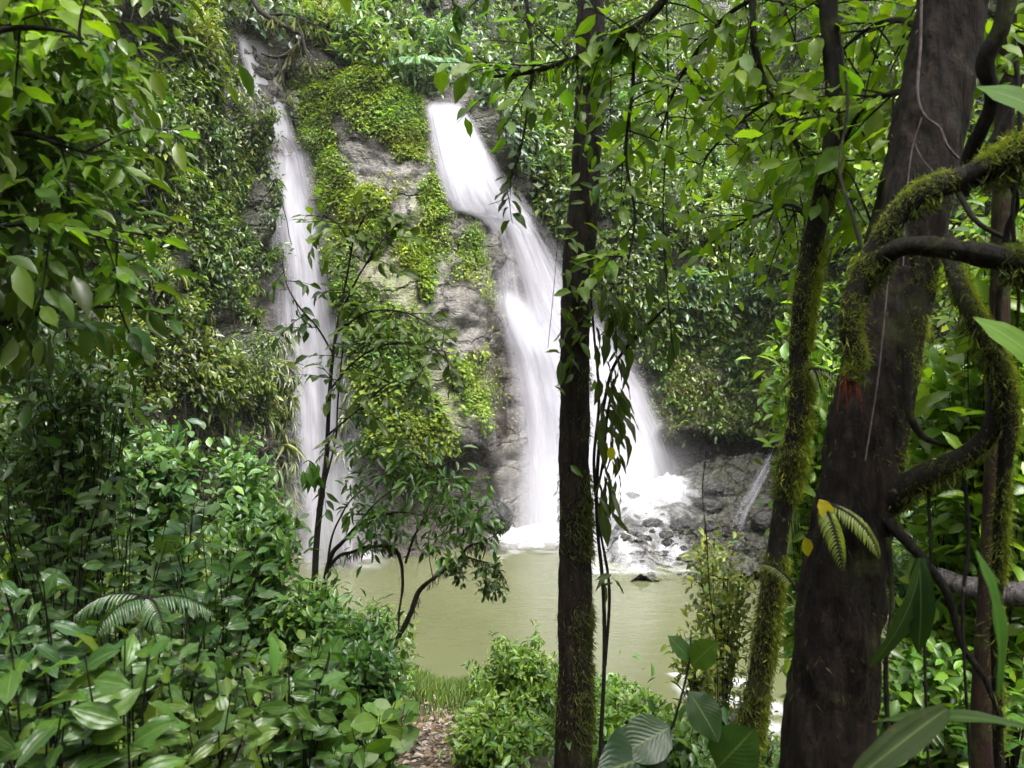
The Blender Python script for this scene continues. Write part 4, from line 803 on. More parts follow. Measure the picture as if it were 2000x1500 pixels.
for k, (pts, r) in enumerate(me_pts):
    br, pth, rr = limb(at_, [(a + rng.normal() * 4 * (i_ > 0), b + rng.normal() * 4 * (i_ > 0), y) for i_, (a, b, y) in enumerate(pts)], [q * sc_r for q in r], 'bark_mossy', 'branch', n=50, sides=9, bumps=0.3, seed=60 + k, freq=20)
    if k in (1, 2, 3): part('moss', lmesh('moss', fuzz(pth, rr, 1000, 0.07, MOSS_B, (0, 0, -1), W=0.06, hang=1.4), 'moss'), at_)
A = [crown_cloud(240, P(*c), np.array([rx * 1.15, 70, ry * 1.15]) * 7.3 / F, 0.125, col, clumps=n, W=0.34) for c, rx, ry, col, n in [((860, 955, 7.2), 90, 60, (0.055, 0.12, 0.018), 34), ((760, 900, 7.3), 80, 60, (0.05, 0.10, 0.018), 26), ((900, 1030, 7.2), 80, 36, (0.05, 0.11, 0.018), 24), ((740, 1010, 7.4), 80, 50, (0.05, 0.11, 0.018), 16)]]
A += [crown_cloud(260, P(960, 1125, 7.1), np.array([30, 15, 40]) * 7.3 / F, 0.06, (0.05, 0.09, 0.02), clumps=14, W=0.5), crown_cloud(160, P(890, 1110, 7.2), np.array([30, 15, 25]) * 7.3 / F, 0.06, (0.05, 0.09, 0.02), clumps=10, W=0.5)]
part('crown', lmesh('crown', join(A)), at_)

# ---- pale shrubs and trees on the slope above the falls and at the back right
GB = 'shrubs on the slope above the falls'
for lab, c, rx, ry, nst, nl, L, col, W in [
    ('pale blue-green shrub on the slope left of the tree ferns', (700, 70), 70, 60, 40, 60, 0.30, (0.13, 0.20, 0.085), 0.34),
    ('grey-green shrub on the slope above the tree ferns', (850, 75), 80, 50, 40, 60, 0.34, (0.12, 0.20, 0.10), 0.25),
    ('yellowish shrub at the head of the rock between the falls', (625, 60), 60, 60, 40, 60, 0.26, (0.18, 0.21, 0.05), 0.4),
    ('pale leafy shrub high on the slope left of the central trunk', (1000, 250), 60, 60, 34, 50, 0.28, (0.13, 0.18, 0.07), 0.4),
    ('silvery shrub on the back slope right of the central trunk', (1370, 430), 80, 50, 44, 60, 0.30, (0.17, 0.23, 0.11), 0.32),
    ('silvery shrub on the back slope beside the slim mossy trunk', (1470, 400), 70, 50, 40, 60, 0.30, (0.16, 0.22, 0.10), 0.32),
    ('feathery yellow-green tree hanging over the top of the thin waterfall', (625, 15), 70, 50, 40, 60, 0.22, (0.17, 0.20, 0.04), 0.3),
    ('drooping yellow-green tree left of the top of the thin waterfall', (350, 60), 100, 80, 60, 80, 0.20, (0.14, 0.17, 0.03), 0.3)]:
    q, nn = on_cliff(np.array([float(c[0])]), np.array([c[1] + ry * 0.8])); Yc = float(q[0, 1]) + 0.5
    plant('shrub' if 'shrub' in lab else 'tree', lab, 'shrub' if 'shrub' in lab else 'tree', c, Yc, rx, ry, nst, nl, L, col, None, GB, as_leaf=False, W=W, spray=0.6, stem_r=0.02, z0=float(q[0, 2]) - 0.3)
base, nn = on_cliff(np.array([560.0]), np.array([-60.0])); base = base[0]
ob = thing('tree', 'crooked dark mossy bough crossing the top of the thin waterfall', 'tree', base)
for pts, r in [([(470, -80, 21.5), (500, 10, 20.6), (545, 45, 20.2), (590, 70, 20.0), (575, 95, 20.0), (545, 112, 20.0), (510, 105, 20.2)], [0.09, 0.08, 0.07, 0.06, 0.06, 0.05, 0.03]), ([(590, 70, 20.0), (600, 110, 19.9), (620, 150, 19.9)], [0.05, 0.03, 0.015]), ([(545, 112, 20.0), (550, 150, 19.9), (570, 210, 19.9)], [0.035, 0.025, 0.012]), ([(520, 30, 20.4), (570, 30, 20.1), (640, 60, 20.0)], [0.05, 0.03, 0.015])]:
    br, pth, rr = limb(ob, pts, r, 'bark_mossy', 'branch', n=40, sides=8, bumps=0.2); part('moss', lmesh('moss', fuzz(pth, rr, 260, 0.4, (0.07, 0.075, 0.02), (0, 0, -1), W=0.05, hang=1.4), 'moss'), ob)

# ---- ferns
def frond_arr(path, nl, L, col, W=0.22, droop=0.5):
    n = len(path); t = np.linspace(0.12, 0.99, nl); x = t * (n - 1); i = np.minimum(x.astype(int), n - 2); p = path[i] + (path[i + 1] - path[i]) * (x - i)[:, None]; tg = unit(path[i + 1] - path[i])
    sd = unit(np.cross(tg, UP)); out = []
    ln = L * np.sin(np.clip(t * 0.93 + 0.1, 0, 1) * np.pi) ** 0.7 + 0.01
    for s in (-1, 1):
        d = unit(sd * s + tg * 0.45 + DN * droop * 0.5 + rnd(nl) * 0.08); out.append(leaves(p, d, np.tile(unit(UP * 1.0 + np.array([0, -0.2, 0])), (nl, 1)), ln, ln * W, greens(nl, col, 0.12, 0.08), 'droop'))
    v, f, _ = tube(path, np.linspace(0.008, 0.002, n), 4); return out, (v, f)
def fern(name, label, cat, c, Y, nf, length, nl, pl, col, base=None, tilt=0.7, group=None, towards=None, mat='leaf', trunk=0.0):
    ctr = P(c[0], c[1], Y) if base is None else np.array(base, float); gz = float(G(ctr[0], ctr[1])) if base is None else ctr[2] - trunk
    root = thing(name, label, cat, (ctr[0], ctr[1], gz), group)
    if ctr[2] - gz > 0.05: part('trunk', twig_mesh('trunk', np.linspace([ctr[0], ctr[1], gz - 0.1], ctr, 8), 0.02 + 0.02 * (trunk > 0), 0.015 + 0.02 * (trunk > 0)), root)
    for k in range(nf):
        a = 2 * math.pi * (k + rng.random() * 0.6) / nf; d = np.array([math.cos(a), math.sin(a) - (0.25 if towards is None else 0), tilt * rng.uniform(0.6, 1.2)])
        if towards is not None: d = d * 0.7 + np.array(towards)
        pth = twig_from(ctr, d, length * rng.uniform(0.75, 1.15), 1.6, 14, 0.03); lv, (sv, sf) = frond_arr(pth, nl, pl, col)
        fr = part('frond', lmesh('frond', join(lv), mat), root)
        part('midrib', raw_mesh('midrib', sv, sf, M['bark_thin']), fr)
    return root
fern('fern', 'dark glossy fern with feathered fronds above the bottom left leaves', 'fern', (290, 1170), 3.4, 5, 0.36, 20, 0.075, (0.05, 0.10, 0.035), tilt=0.5)
q, nn = on_cliff(np.array([815.0, 850.0, 880.0]), np.array([165.0, 168.0, 70.0]))
fern('tree_fern', 'pale tree fern with spreading fronds at the lip of the wide waterfall', 'tree fern', None, 0, 8, 1.0, 26, 0.22, (0.11, 0.21, 0.10), base=q[0] + nn[0] * 0.3 + np.array([0, -0.5, 0.5]), tilt=0.3, towards=(0, -0.4, 0.1), trunk=0.8)
fern('tree_fern', 'tree fern with drooping fronds right above the wide waterfall', 'tree fern', None, 0, 8, 0.9, 26, 0.2, (0.10, 0.20, 0.10), base=q[1] + nn[1] * 0.3 + np.array([0.2, -0.5, 0.5]), tilt=0.3, towards=(0.1, -0.4, 0.1), trunk=0.8)
# epiphytic ferns on the trunks
fern('fern', 'small yellow-green fern frond cluster on the thick trunk', 'fern', None, 0, 4, 0.34, 22, 0.045, (0.13, 0.17, 0.02), base=P(1610, 985, 2.82), tilt=0.1, towards=(0.5, -0.3, 0.0))
fern('fern', 'small fern drooping from the middle of the slim mossy trunk', 'fern', None, 0, 5, 0.25, 18, 0.03, (0.10, 0.14, 0.02), base=P(1585, 720, 3.74), tilt=0.0, towards=(0.5, -0.2, 0.0))
fern('fern', 'small pale fern low between the slim mossy trunk and thick trunk', 'fern', None, 0, 5, 0.24, 18, 0.03, (0.12, 0.15, 0.03), base=P(1555, 1150, 3.3), tilt=0.2, towards=(0.5, -0.2, 0.1))

# ---- single strap leaves close to the camera at the right
base = P(2150, 1500, 1.5); base[2] = G(base[0], base[1])
sg = thing('strap_leaved_plant', 'tall strap-leaved plant reaching in from the right edge close by', 'plant', base)
limb(sg, [(2150, 2300, 1.5), (2130, 1500, 1.5), (2080, 1200, 1.5), (2060, 900, 1.55)], [0.014, 0.01, 0.007, 0.004], 'bark_thin', 'stem', n=30, sides=8)
for a, b, L, w, c, up in [((1905, 1075, 1.55), (2040, 1340, 1.4), 0, 1.2, (0.05, 0.125, 0.012), (0.6, -1, 0.3)), ((1850, 1385, 1.35), (1690, 1490, 1.2), 0, 1.5, (0.018, 0.035, 0.004), (0.3, -0.6, 1)), ((2000, 1420, 1.7), (1720, 1350, 1.8), 0, 0.9, (0.03, 0.065, 0.015), (0.1, -0.5, 1)),
                          ((1800, 1090, 2.6), (1770, 1330, 2.55), 0, 2.0, (0.02, 0.05, 0.012), (0.5, -1, 0.2)), ((1795, 1090, 2.6), (1810, 1290, 2.55), 0, 1.9, (0.02, 0.05, 0.012), (-0.3, -1, 0.2)), ((2080, 760, 2.2), (1960, 600, 2.2), 0, 2.6, (0.10, 0.2, 0.015), (0.2, -1, 0.3)), ((2090, 260, 2.2), (1960, 130, 2.2), 0, 3.0, (0.09, 0.19, 0.015), (0.2, -1, 0.3))]:
    A_, B_ = P(*a), P(*b); put_leaf(sg, sg.location, 'strap', A_, B_ - A_, up, float(np.linalg.norm(B_ - A_)), w, c)
base = P(1420, 1500, 3.0); base[2] = G(base[0], base[1])
dk = thing('seedling', 'seedling with dark rounded leaves low in front of the stream outlet', 'seedling', base)
st = [(1255, 1900, 3.0), (1290, 1500, 3.0), (1320, 1400, 3.0), (1345, 1300, 3.0), (1350, 1230, 3.0)]
limb(dk, st, [0.008, 0.006, 0.003], 'bark_thin', 'stem', n=30, sides=6)
for a, b, w, c in [((1345, 1350, 3.0), (1410, 1445, 2.9), 1.1, (0.03, 0.085, 0.022)), ((1310, 1420, 3.0), (1215, 1470, 2.9), 1.1, (0.022, 0.05, 0.016)), ((1300, 1470, 3.0), (1180, 1500, 2.8), 1.1, (0.02, 0.045, 0.016)), ((1350, 1300, 3.0), (1395, 1255, 2.9), 0.9, (0.06, 0.13, 0.02)), ((1348, 1290, 3.0), (1310, 1240, 3.0), 0.9, (0.04, 0.09, 0.022)), ((1400, 1500, 3.0), (1470, 1430, 2.9), 1.2, (0.05, 0.13, 0.02))]:
    A_, B_ = P(*a), P(*b); put_leaf(dk, dk.location, 'round', A_, B_ - A_, (0.2, -0.7, 0.7), float(np.linalg.norm(B_ - A_)), w, c)
for lab, a, b, col in [('single yellow leaf caught on the thick trunk below the broken branch', (1600, 975, 2.75), (1628, 1022, 2.72), (0.55, 0.42, 0.01)), ('small yellow leaf hanging left of the thick trunk', (1572, 1050, 2.8), (1582, 1088, 2.8), (0.5, 0.42, 0.01)), ('small yellow leaf stuck on the climber beside the central trunk', (1192, 872, 5.1), (1196, 900, 5.1), (0.6, 0.42, 0.01))]:
    A_, B_ = P(*a), P(*b); d = B_ - A_; o = put_leaf(None, (0, 0, 0), 'round', A_, d, (0.2, -1, 0.3), float(np.linalg.norm(d)), 0.9, col, 'yellow_leaf'); tag(o, lab, 'leaf', 'fallen yellow leaves')
# ---- back right: thin red trunk and grey log
base = P(1925, 1400, 4.6); base[2] = G(base[0], base[1])
rt = thing('tree', 'reddish-brown thin trunk standing behind the fallen grey log', 'tree', base)
limb(rt, [(1915, 1750, 4.6), (1925, 1350, 4.6), (1935, 1150, 4.6), (1945, 950, 4.6), (1950, 700, 4.6), (1960, 300, 4.6), (1975, -300, 4.6)], [0.085, 0.075, 0.07, 0.066, 0.06, 0.055, 0.05], 'bark_red', 'trunk', n=80, sides=14, bumps=0.12)
part('crown', lmesh('crown', crown_cloud(1500, P(1985, -420, 4.6), (1.7, 1.6, 1.2), 0.18, G_MID, clumps=36)), rt)
me, pth, rr = tube_mesh('fallen_log', [(1830, 1125, 5.6), (1900, 1150, 5.4), (1990, 1160, 5.2), (2150, 1150, 5.0)], [0.06, 0.085, 0.09, 0.1], 'log_grey', n=50, sides=16, bumps=0.15, seed=3)
tag(link('fallen_log', me), 'weathered pale grey fallen log lying at the right edge', 'log')

# ------------------------------------------------------------------ rocks and foam
def rock(label, c, Y, rx, ry, seed, mat='rock', group='dark rocks at the foot of the falls', moss=0.0, flat=1.0):
    ctr = P(c[0], c[1], Y); s = Y / F; n, m = 22, 14
    a = np.linspace(0, 2 * np.pi, n, endpoint=False); b = np.linspace(0.02, np.pi - 0.02, m)
    Aa, Bb = np.meshgrid(a, b, indexing='ij'); D = np.stack([np.cos(Aa) * np.sin(Bb), np.sin(Aa) * np.sin(Bb), np.cos(Bb)], -1)
    r = 0.85 + 0.55 * (fbm(D * 1.3 + seed * 5.1, seed, 4) - 0.5); cut = unit(np.random.default_rng(seed).normal(size=(9, 3))); r = np.minimum(r, np.min(0.78 / np.maximum(D @ cut.T, 0.05), -1)) + 0.05 * (fbm(D * 5 + seed, seed, 2) - 0.5)
    V = ctr + D * r[..., None] * np.array([rx * s, 0.8 * rx * s, max(ry, 0.55 * rx) * s]) * 1.15
    k = (np.arange(n)[:, None] * m + np.arange(m - 1)[None]).ravel(); k2 = (((np.arange(n) + 1) % n)[:, None] * m + np.arange(m - 1)[None]).ravel()
    col = np.zeros((n * m, 3)); col[:, 0] = 1; col[:, 1] = moss; Vf = V.reshape(-1, 3); base = Vf[Vf[:, 2].argmin()]
    me = raw_mesh('rock', Vf - ctr, np.stack([k, k2, k2 + 1, k + 1], -1), M[mat], col=col, smooth=True); o = link('rock', me, None, tuple(ctr)); return tag(o, label, 'rock', group)
# sloping rock apron below the wide fall
def apron(x, y):
    e = sst(2.3, 3.6, x + 0.25 * np.sin(y * 2.1)); z = -0.6 + e * (0.5 + 1.55 * sst(20.4, 25.0, y - 0.35 * np.clip(x - 4.5, 0, 4))) + 0.35 * np.clip(x - 5.2, 0, 3)
    q = np.stack([x, y, 0 * x], -1); return z + e * (0.9 * (fbm(q * 0.9, 71, 4) - 0.5) + 0.5 * np.abs(fbm(q * np.array([1.3, 2.6, 1]), 72, 4) - 0.5) + 0.2 * (fbm(q * 6, 73, 2) - 0.5))
ax = np.linspace(1.6, 9.5, 150); ay = np.linspace(19.2, 27.5, 150); X, Y = np.meshgrid(ax, ay, indexing='ij'); c = np.zeros((150 * 150, 3)); c[:, 0] = 1; c[:, 1] = 0.12
o = link('rock_ledge', raw_mesh('rock_ledge', np.stack([X, Y, apron(X, Y)], -1).reshape(-1, 3), grid_faces(150, 150), M['rock'], col=c, smooth=True)); tag(o, 'dark wet rock ledge sloping from the wide waterfall to the pool', kind='structure')
def apron_hit(px, py):
    t = np.linspace(18.5, 27, 400); q = np.array([P(px, py, k) for k in t]); h = np.maximum(apron(q[:, 0], q[:, 1]), 0.0); k = np.argmax(q[:, 2] <= h); return t[k] if q[k, 2] <= h[k] else 24.0
RK = [('grey spray-washed boulder at the left foot of the wide waterfall', (965, 1010), 36, 34, 0.0), ('dark rock poking from the foam just right of the central trunk', (1232, 972), 22, 10, 0), ('flat dark rock furthest left in the white rapids', (1275, 1022), 20, 8, 0), ('long dark rock at the back of the rocky spit', (1335, 1030), 34, 12, 0),
      ('dark rock at the right end of the rocky spit', (1400, 1035), 30, 15, 0), ('mossy dark rock at the tip of the rocky spit by the pool', (1350, 1092), 28, 14, 0.7), ('mossy rock right of the spit tip behind the yellow-green shrub', (1405, 1085), 32, 17, 0.8), ('small dark rock in the middle of the white rapids', (1258, 1052), 14, 7, 0),
      ('tiny dark rock close to the pool edge of the rapids', (1305, 1062), 15, 9, 0), ('wedge of dark rock above the rocky spit', (1385, 985), 30, 12, 0), ('large dark wet rock under the side cascade', (1500, 1020), 34, 24, 0), ('small dark rock among foam below the wide waterfall', (1210, 1030), 11, 6, 0), ('low dark rock beside the long spit rock', (1300, 1045), 15, 8, 0), ('rounded rock at the back of the foam right of the wide waterfall', (1395, 955), 22, 12, 0)]
for k, (lab, c, rx, ry, ms) in enumerate(RK): rock(lab, c, 22.6 if k == 0 else apron_hit(*c), rx, ry, k + 2, moss=ms)
px_r = np.concatenate([rng.uniform(1290, 1440, 120), rng.uniform(1180, 1300, 30), rng.uniform(1420, 1540, 40)]); py_r = np.concatenate([rng.uniform(1010, 1110, 120), rng.uniform(1000, 1100, 30), rng.uniform(980, 1090, 40)])
oct_v = np.array([(1, 0, 0), (-1, 0, 0), (0, 1, 0), (0, -1, 0), (0, 0, 1), (0, 0, -1)], float); oct_f = np.array([(0, 2, 4), (2, 1, 4), (1, 3, 4), (3, 0, 4), (2, 0, 5), (1, 2, 5), (3, 1, 5), (0, 3, 5)]); RV = []
for a, b in zip(px_r, py_r):
    yk = apron_hit(a, b); v = (oct_v + rng.normal(size=(6, 3)) * 0.28) * rng.uniform(0.04, 0.13) * np.array([1.4, 1, 0.6]) + P(a, b, yk); cc = np.zeros((6, 3)); cc[:, 0] = 1; cc[:, 1] = 0.5 * (rng.random() < 0.2); RV.append((v, oct_f, cc))
o = link('rubble', lmesh('rubble', join(RV), 'rock')); tag(o, 'jumble of small dark broken stones on the rocky spit', 'rubble', kind='stuff')
for k, (c, rx, ry) in enumerate([((1440, 1400), 30, 16), ((1500, 1455), 26, 18), ((1395, 1350), 22, 10)]):
    rock(['wet rock in the stream outlet beside the slim mossy trunk', 'wet rock in the stream outlet close to the thick trunk', 'small wet rock furthest up the stream outlet'][k], c, [11.0, 10.0, 12.2][k], rx, ry, 30 + k, group='rocks in the stream outlet')
t3 = thing('waterfall', 'slim side cascade slanting over dark rock beside the mossy slim trunk', 'waterfall', P(1440, 1000, 24.0))
pyv = np.linspace(815, 1045, 70); SC = [(815, 1530, 6), (860, 1520, 9), (900, 1502, 12), (950, 1476, 14), (1000, 1450, 12), (1045, 1436, 16)]; V = []; UVc = []
for k, b in enumerate(pyv):
    cx_ = interp(b, [(q[0], q[1]) for q in SC]); hw = interp(b, [(q[0], q[2]) for q in SC])
    for t in np.linspace(-1, 1, 14):
        a = cx_ + t * hw; dc = float(on_cliff(np.array([a]), np.array([b]))[0][0, 1]); V.append([a, b, min(dc, apron_hit(a, b) if apron_hit(a, b) != 24.0 else dc)]); UVc.append((0.5 + 0.5 * t, -k * 0.06))
V = np.array(V); dd_ = V[:, 2].reshape(70, 14)
for _ in range(5): dd_[1:-1, 1:-1] = np.minimum(dd_[1:-1, 1:-1], (dd_[:-2, 1:-1] + dd_[2:, 1:-1] + dd_[1:-1, :-2] + dd_[1:-1, 2:]) / 4)
c = np.zeros((70 * 14, 3)); c[:, 0] = 0.42; c[:, 1] = np.repeat(sst(0, 0.1, np.linspace(0, 1, 70)) * sst(1, 0.8, np.linspace(0, 1, 70)), 14)
part('water_sheet', raw_mesh('water_sheet', Pa(V[:, 0], V[:, 1], dd_.ravel() - 0.12), grid_faces(70, 14), MW[1], col=c, uv=np.array(UVc), smooth=True), t3)
def foam_material():
    m, nt = mat_new('foam'); pos = N(nt, 'NewGeometry').outputs['Position']; at = N(nt, 'Attribute', attribute_name='Col'); sep = N(nt, 'SeparateColor'); nt.links.new(at.outputs['Color'], sep.inputs[0])
    n = noise(nt, mapping(nt, pos, (1.1, 0.9, 1)), 1.6, 5, 0.6, 1.2)
    a = mth(nt, 'MULTIPLY', mth(nt, 'SUBTRACT', mth(nt, 'ADD', n, sep.outputs[0]), 0.70), 1.25); a = mth(nt, 'MINIMUM', mth(nt, 'MAXIMUM', a, 0.0), 0.92); a = mth(nt, 'MULTIPLY', a, sep.outputs[1])
    d = N(nt, 'BsdfDiffuse'); d.inputs[0].default_value = (0.54, 0.54, 0.57, 1); tr = N(nt, 'BsdfTransparent'); mx = N(nt, 'MixShader'); nt.links.new(a, mx.inputs[0]); nt.links.new(tr.outputs[0], mx.inputs[1]); nt.links.new(d.outputs[0], mx.inputs[2])
    o = N(nt, 'OutputMaterial'); nt.links.new(mx.outputs[0], o.inputs[0]); return m
M['foam'] = foam_material()
def foam(root, name, cpx, hx, pyA, pyB, fn, hmax=0.12, z0=0.012, n=70):
    "foam lying on the pool between two picture rows; fn(u, v) -> amount"
    y0 = CAMZ * F / (pyB - CY); y1 = CAMZ * F / (pyA - CY); u = np.linspace(-1, 1, n); v = np.linspace(0, 1, n); U, Vv = np.meshgrid(u, v, indexing='ij')
    yy = y0 + (y1 - y0) * Vv; cx = (cpx - CX) / F * 0.5 * (y0 + y1); xx = cx + U * hx / F * 0.5 * (y0 + y1); am = fn(U, Vv)
    zz = z0 + hmax * np.clip(am, 0, 1) * (0.4 + fbm(np.stack([xx * 1.5, yy * 1.5, 0 * xx], -1), 13, 3))
    c = np.stack([am, sst(1, 0.75, np.abs(U)) * sst(0, 0.2, Vv), 0 * am], -1)
    part(name, raw_mesh(name, np.stack([xx, yy, zz], -1).reshape(-1, 3), grid_faces(n, n), M['foam'], col=c.reshape(-1, 3), smooth=True), root)
foam(t1, 'foam', 1060, 160, 1034, 1112, lambda u, v: 0.10 + 1.0 * sst(0.15, 0.85, v) * sst(1, 0.25, np.abs(u)), 0.30)
def film_on_ledge(name, x0, x1, y0, y1, fn, lift, n=90):
    X, Y = np.meshgrid(np.linspace(x0, x1, n), np.linspace(y0, y1, n), indexing='ij'); U = (X - x0) / (x1 - x0); W_ = (Y - y0) / (y1 - y0); am = fn(U, W_); z = np.maximum(apron(X, Y), 0.0)
    for _ in range(6): z[1:-1, 1:-1] = (z[:-2, 1:-1] + z[2:, 1:-1] + z[1:-1, :-2] + z[1:-1, 2:]) / 4
    c = np.stack([am, sst(0, 0.12, U) * sst(1, 0.8, U) * sst(0, 0.12, W_), 0 * am], -1)
    part(name, raw_mesh(name, np.stack([X, Y, z + 0.02 + lift * np.clip(am, 0, 1) * fbm(np.stack([X, Y, 0 * X], -1) * 1.7, 15, 3)], -1).reshape(-1, 3), grid_faces(n, n), M['foam'], col=c.reshape(-1, 3), smooth=True), t1)
film_on_ledge('rapids', 1.9, 5.6, 19.5, 25.2, lambda u, w: 0.26 + 0.22 * (1 - u) + 0.35 * sst(0.55, 0.85, w) * sst(1, 0.5, u) + 0.10 * np.sin(u * 16 + w * 5), 0.10)
film_on_ledge('splash', 2.6, 6.6, 23.0, 25.8, lambda u, w: 0.16 + 0.55 * sst(0.1, 0.6, w) * sst(1.0, 0.65, u), 0.40)
foam(t2, 'foam', 690, 80, 1072, 1118, lambda u, v: 0.20 + 0.75 * sst(0.1, 0.8, v) * sst(0.9, 0.1, np.abs(u)), 0.15)
t4 = thing('rapids', 'white broken water in the stream outlet behind the slim mossy trunk', 'rapids', P(1450, 1400, 11.4))
foam(t4, 'foam', 1440, 110, 1320, 1490, lambda u, v: 0.32 + 0.18 * np.sin(v * 22 + u * 3), 0.10)

# ------------------------------------------------------------------ path, litter, grass, undergrowth
yy = np.linspace(4.5, 12.3, 60); cx = np.interp(yy, [4.5, 6.7, 9, 12.3], [-0.55, -0.72, -0.95, -1.15]) + 0.05 * np.sin(yy * 2); w = np.interp(yy, [4.5, 12.3], [0.42, 0.30])
tt = np.linspace(-1, 1, 9); X = cx[:, None] + tt[None] * w[:, None] * (1 + 0.25 * np.sin(yy * 5))[:, None]; Yg = np.repeat(yy[:, None], 9, 1)
o = link('path', raw_mesh('path', np.stack([X, Yg, G(X, Yg) + 0.012 + 0.02 * (1 - tt[None] ** 2)], -1).reshape(-1, 3), grid_faces(60, 9), M['soil'], smooth=True)); tag(o, kind='structure')
n = 2600; y_ = rng.uniform(4.6, 12.3, n); x_ = np.interp(y_, yy, cx) + rng.normal(size=n) * 0.26; p = np.stack([x_, y_, G(x_, y_) + 0.035], -1)
c = np.array([(0.16, 0.10, 0.05), (0.22, 0.17, 0.12), (0.07, 0.045, 0.03), (0.28, 0.24, 0.2)])[rng.integers(0, 4, n)] * rng.uniform(0.6, 1.2, (n, 1))
s = rng.uniform(0.05, 0.13, n); o = link('leaf_litter', lmesh('leaf_litter', leaves(p, unit(rnd(n) * np.array([1, 1, 0.2])), unit(UP + rnd(n) * 0.4), s, s * 0.4, c, 'mid'), 'litter')); tag(o, 'brown dead leaves strewn along the dirt path', 'leaf litter', kind='stuff')
n = 9000; x_ = rng.uniform(-2.2, 1.2, n); y_ = shore(x_) - np.abs(rng.normal(size=n)) * 0.8; p = np.stack([x_, y_, G(x_, y_)], -1); s = rng.uniform(0.10, 0.30, n)
o = link('grass', lmesh('grass', leaves(p, unit(UP + rnd(n) * 0.45), unit(rnd(n) + np.array([0, -1, 0])), s, 0.014 + 0 * s, greens(n, (0.11, 0.17, 0.03), 0.3, 0.2), 'blade'))); tag(o, 'short bright grass along the near shore of the pool', 'grass', kind='stuff')
def under(n, xr, yr, hmax, L, base, dens=None):
    x_ = rng.uniform(*xr, n); y_ = rng.uniform(*yr, n); z = G(x_, y_); hh = hmax * fbm(np.stack([x_ * 1.1, y_ * 1.1, 0 * x_], -1), 66, 2) * 1.6 * rng.random(n) ** 0.5
    k = (z > -0.05) & (np.abs(x_ - np.interp(y_, yy, cx)) > 0.42) & (y_ > 1.6)
    if dens is not None: k &= rng.random(n) < dens(x_, y_)
    x_, y_, z, hh = x_[k], y_[k], z[k], hh[k]; m = len(x_); p = np.stack([x_, y_, z + hh], -1); s = L * rng.uniform(0.5, 1.4, m)
    tone = 0.6 + 0.8 * fbm(p * 1.6, 12, 2)[:, None]
    return leaves(p, unit(rnd(m) + np.array([0, -0.3, 0.1])), unit(UP + rnd(m) * 0.5), s, s * 0.45, greens(m, base, 0.3, 0.2) * tone, 'mid')
A = [under(16000, (-7.5, -1.0), (2.2, 16), 1.0, 0.13, G_MID), under(9000, (-1.6, 3.4), (5.5, 12.6), 0.45, 0.09, (0.075, 0.15, 0.02)), under(14000, (1.5, 9.5), (3.6, 18), 0.9, 0.14, (0.07, 0.14, 0.02), lambda x, y: np.where((x < 4.6) & (y < 11.5), 0.10, 0.95))]
o = link('undergrowth', lmesh('undergrowth', join(A))); tag(o, 'low tangled undergrowth covering the banks between the plants', 'undergrowth', kind='stuff')

# unseen leaf cloud added over and behind the camera to shade the near trunks
n = 8000; x_ = rng.uniform(-9, 9, n); y_ = rng.uniform(-9, -0.6, n); z_ = np.where(y_ < -1.6, 3.2 - 0.55 * y_ + rng.uniform(0.8, 9.0, n), rng.uniform(9.5, 13, n))
p = np.stack([x_, y_, z_], -1); s = rng.uniform(0.25, 0.5, n)
o = link('shade_canopy', lmesh('shade_canopy', leaves(p, unit(rnd(n) + DN * 0.3), unit(UP + rnd(n) * 0.5), s, s * 0.5, greens(n, G_MID, 0.25, 0.2), 'mid'))); tag(o, 'unseen leaf canopy added above and behind the trail for shade', 'canopy', kind='stuff')
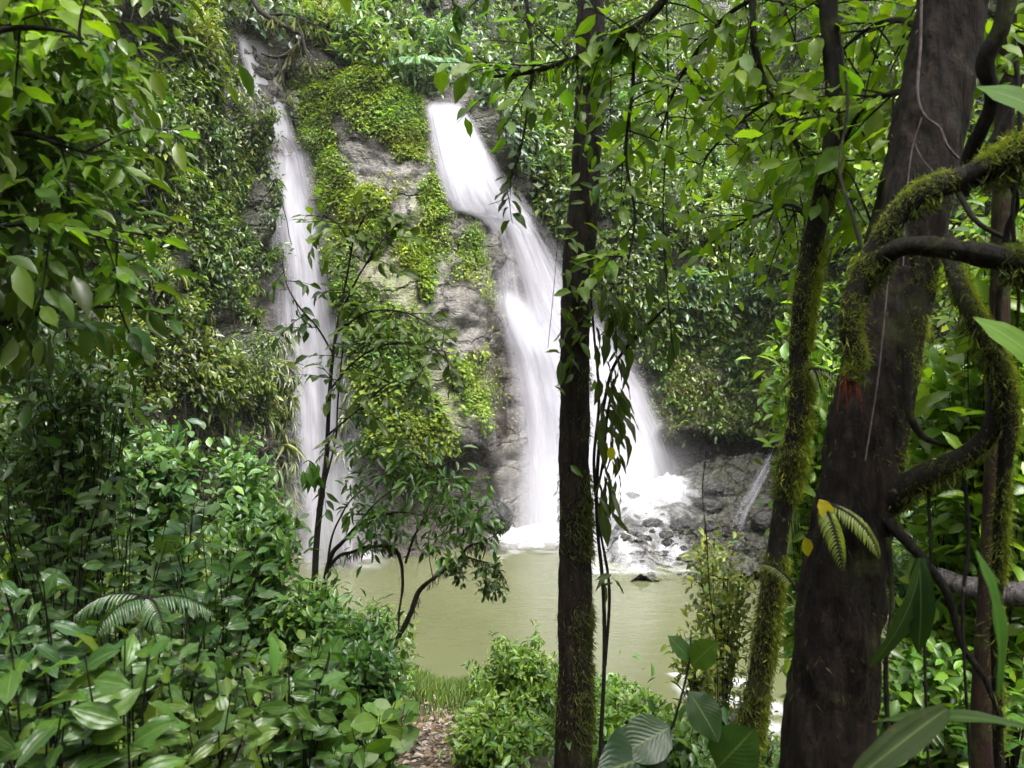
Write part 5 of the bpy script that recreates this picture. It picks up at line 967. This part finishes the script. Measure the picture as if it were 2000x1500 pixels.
# ------------------------------------------------------------------ spray in the air at the foot of the falls
def mist_material(name, dens):
    m, nt = mat_new(name); v = N(nt, 'VolumePrincipled'); v.inputs['Color'].default_value = (0.97, 0.97, 1.0, 1); v.inputs['Anisotropy'].default_value = 0.2
    tc = N(nt, 'TexCoord').outputs['Generated']; vm = N(nt, 'VectorMath', operation='SUBTRACT'); nt.links.new(tc, vm.inputs[0]); vm.inputs[1].default_value = (0.5, 0.5, 0.5)
    ln = N(nt, 'VectorMath', operation='LENGTH'); nt.links.new(vm.outputs[0], ln.inputs[0])
    f = mth(nt, 'MAXIMUM', mth(nt, 'SUBTRACT', 1.0, mth(nt, 'MULTIPLY', ln.outputs['Value'], 2.0)), 0.0); f = mth(nt, 'MULTIPLY', mth(nt, 'POWER', f, 1.6), dens)
    nt.links.new(f, v.inputs['Density'])
    o = N(nt, 'OutputMaterial'); nt.links.new(v.outputs[0], o.inputs['Volume']); return m
M['mist'] = mist_material('mist', 0.3)
def mist(root, c, r):
    c = np.array(c); r = np.array(r); sg_ = np.array([(-1, -1, -1), (1, -1, -1), (1, 1, -1), (-1, 1, -1), (-1, -1, 1), (1, -1, 1), (1, 1, 1), (-1, 1, 1)], float)
    me = raw_mesh('mist', c + sg_ * r, [(0, 3, 2, 1), (4, 5, 6, 7), (0, 1, 5, 4), (1, 2, 6, 5), (2, 3, 7, 6), (3, 0, 4, 7)], M['mist']); o = part('mist', me, root); o['kind'] = 'stuff'
mist(t1, P(1170, 985, 23.6), (4.6, 2.4, 3.4)); mist(t2, P(655, 1030, 20.3), (2.2, 1.4, 2.6))
# ------------------------------------------------------------------ damp air in the gorge
m, nt = mat_new('haze'); v = N(nt, 'VolumePrincipled'); v.inputs['Color'].default_value = (0.93, 0.96, 1.0, 1); v.inputs['Density'].default_value = 0.0003; o_ = N(nt, 'OutputMaterial'); nt.links.new(v.outputs[0], o_.inputs['Volume'])
lo = np.array([-45.0, -25, -3]); hi = np.array([45.0, 65, 62]); bx = np.array([(a, b, c) for a in (0, 1) for b in (0, 1) for c in (0, 1)], float) * (hi - lo) + lo
o = link('haze', raw_mesh('haze', bx, [(0, 1, 3, 2), (4, 6, 7, 5), (0, 4, 5, 1), (2, 3, 7, 6), (0, 2, 6, 4), (1, 5, 7, 3)], m)); tag(o, kind='stuff')
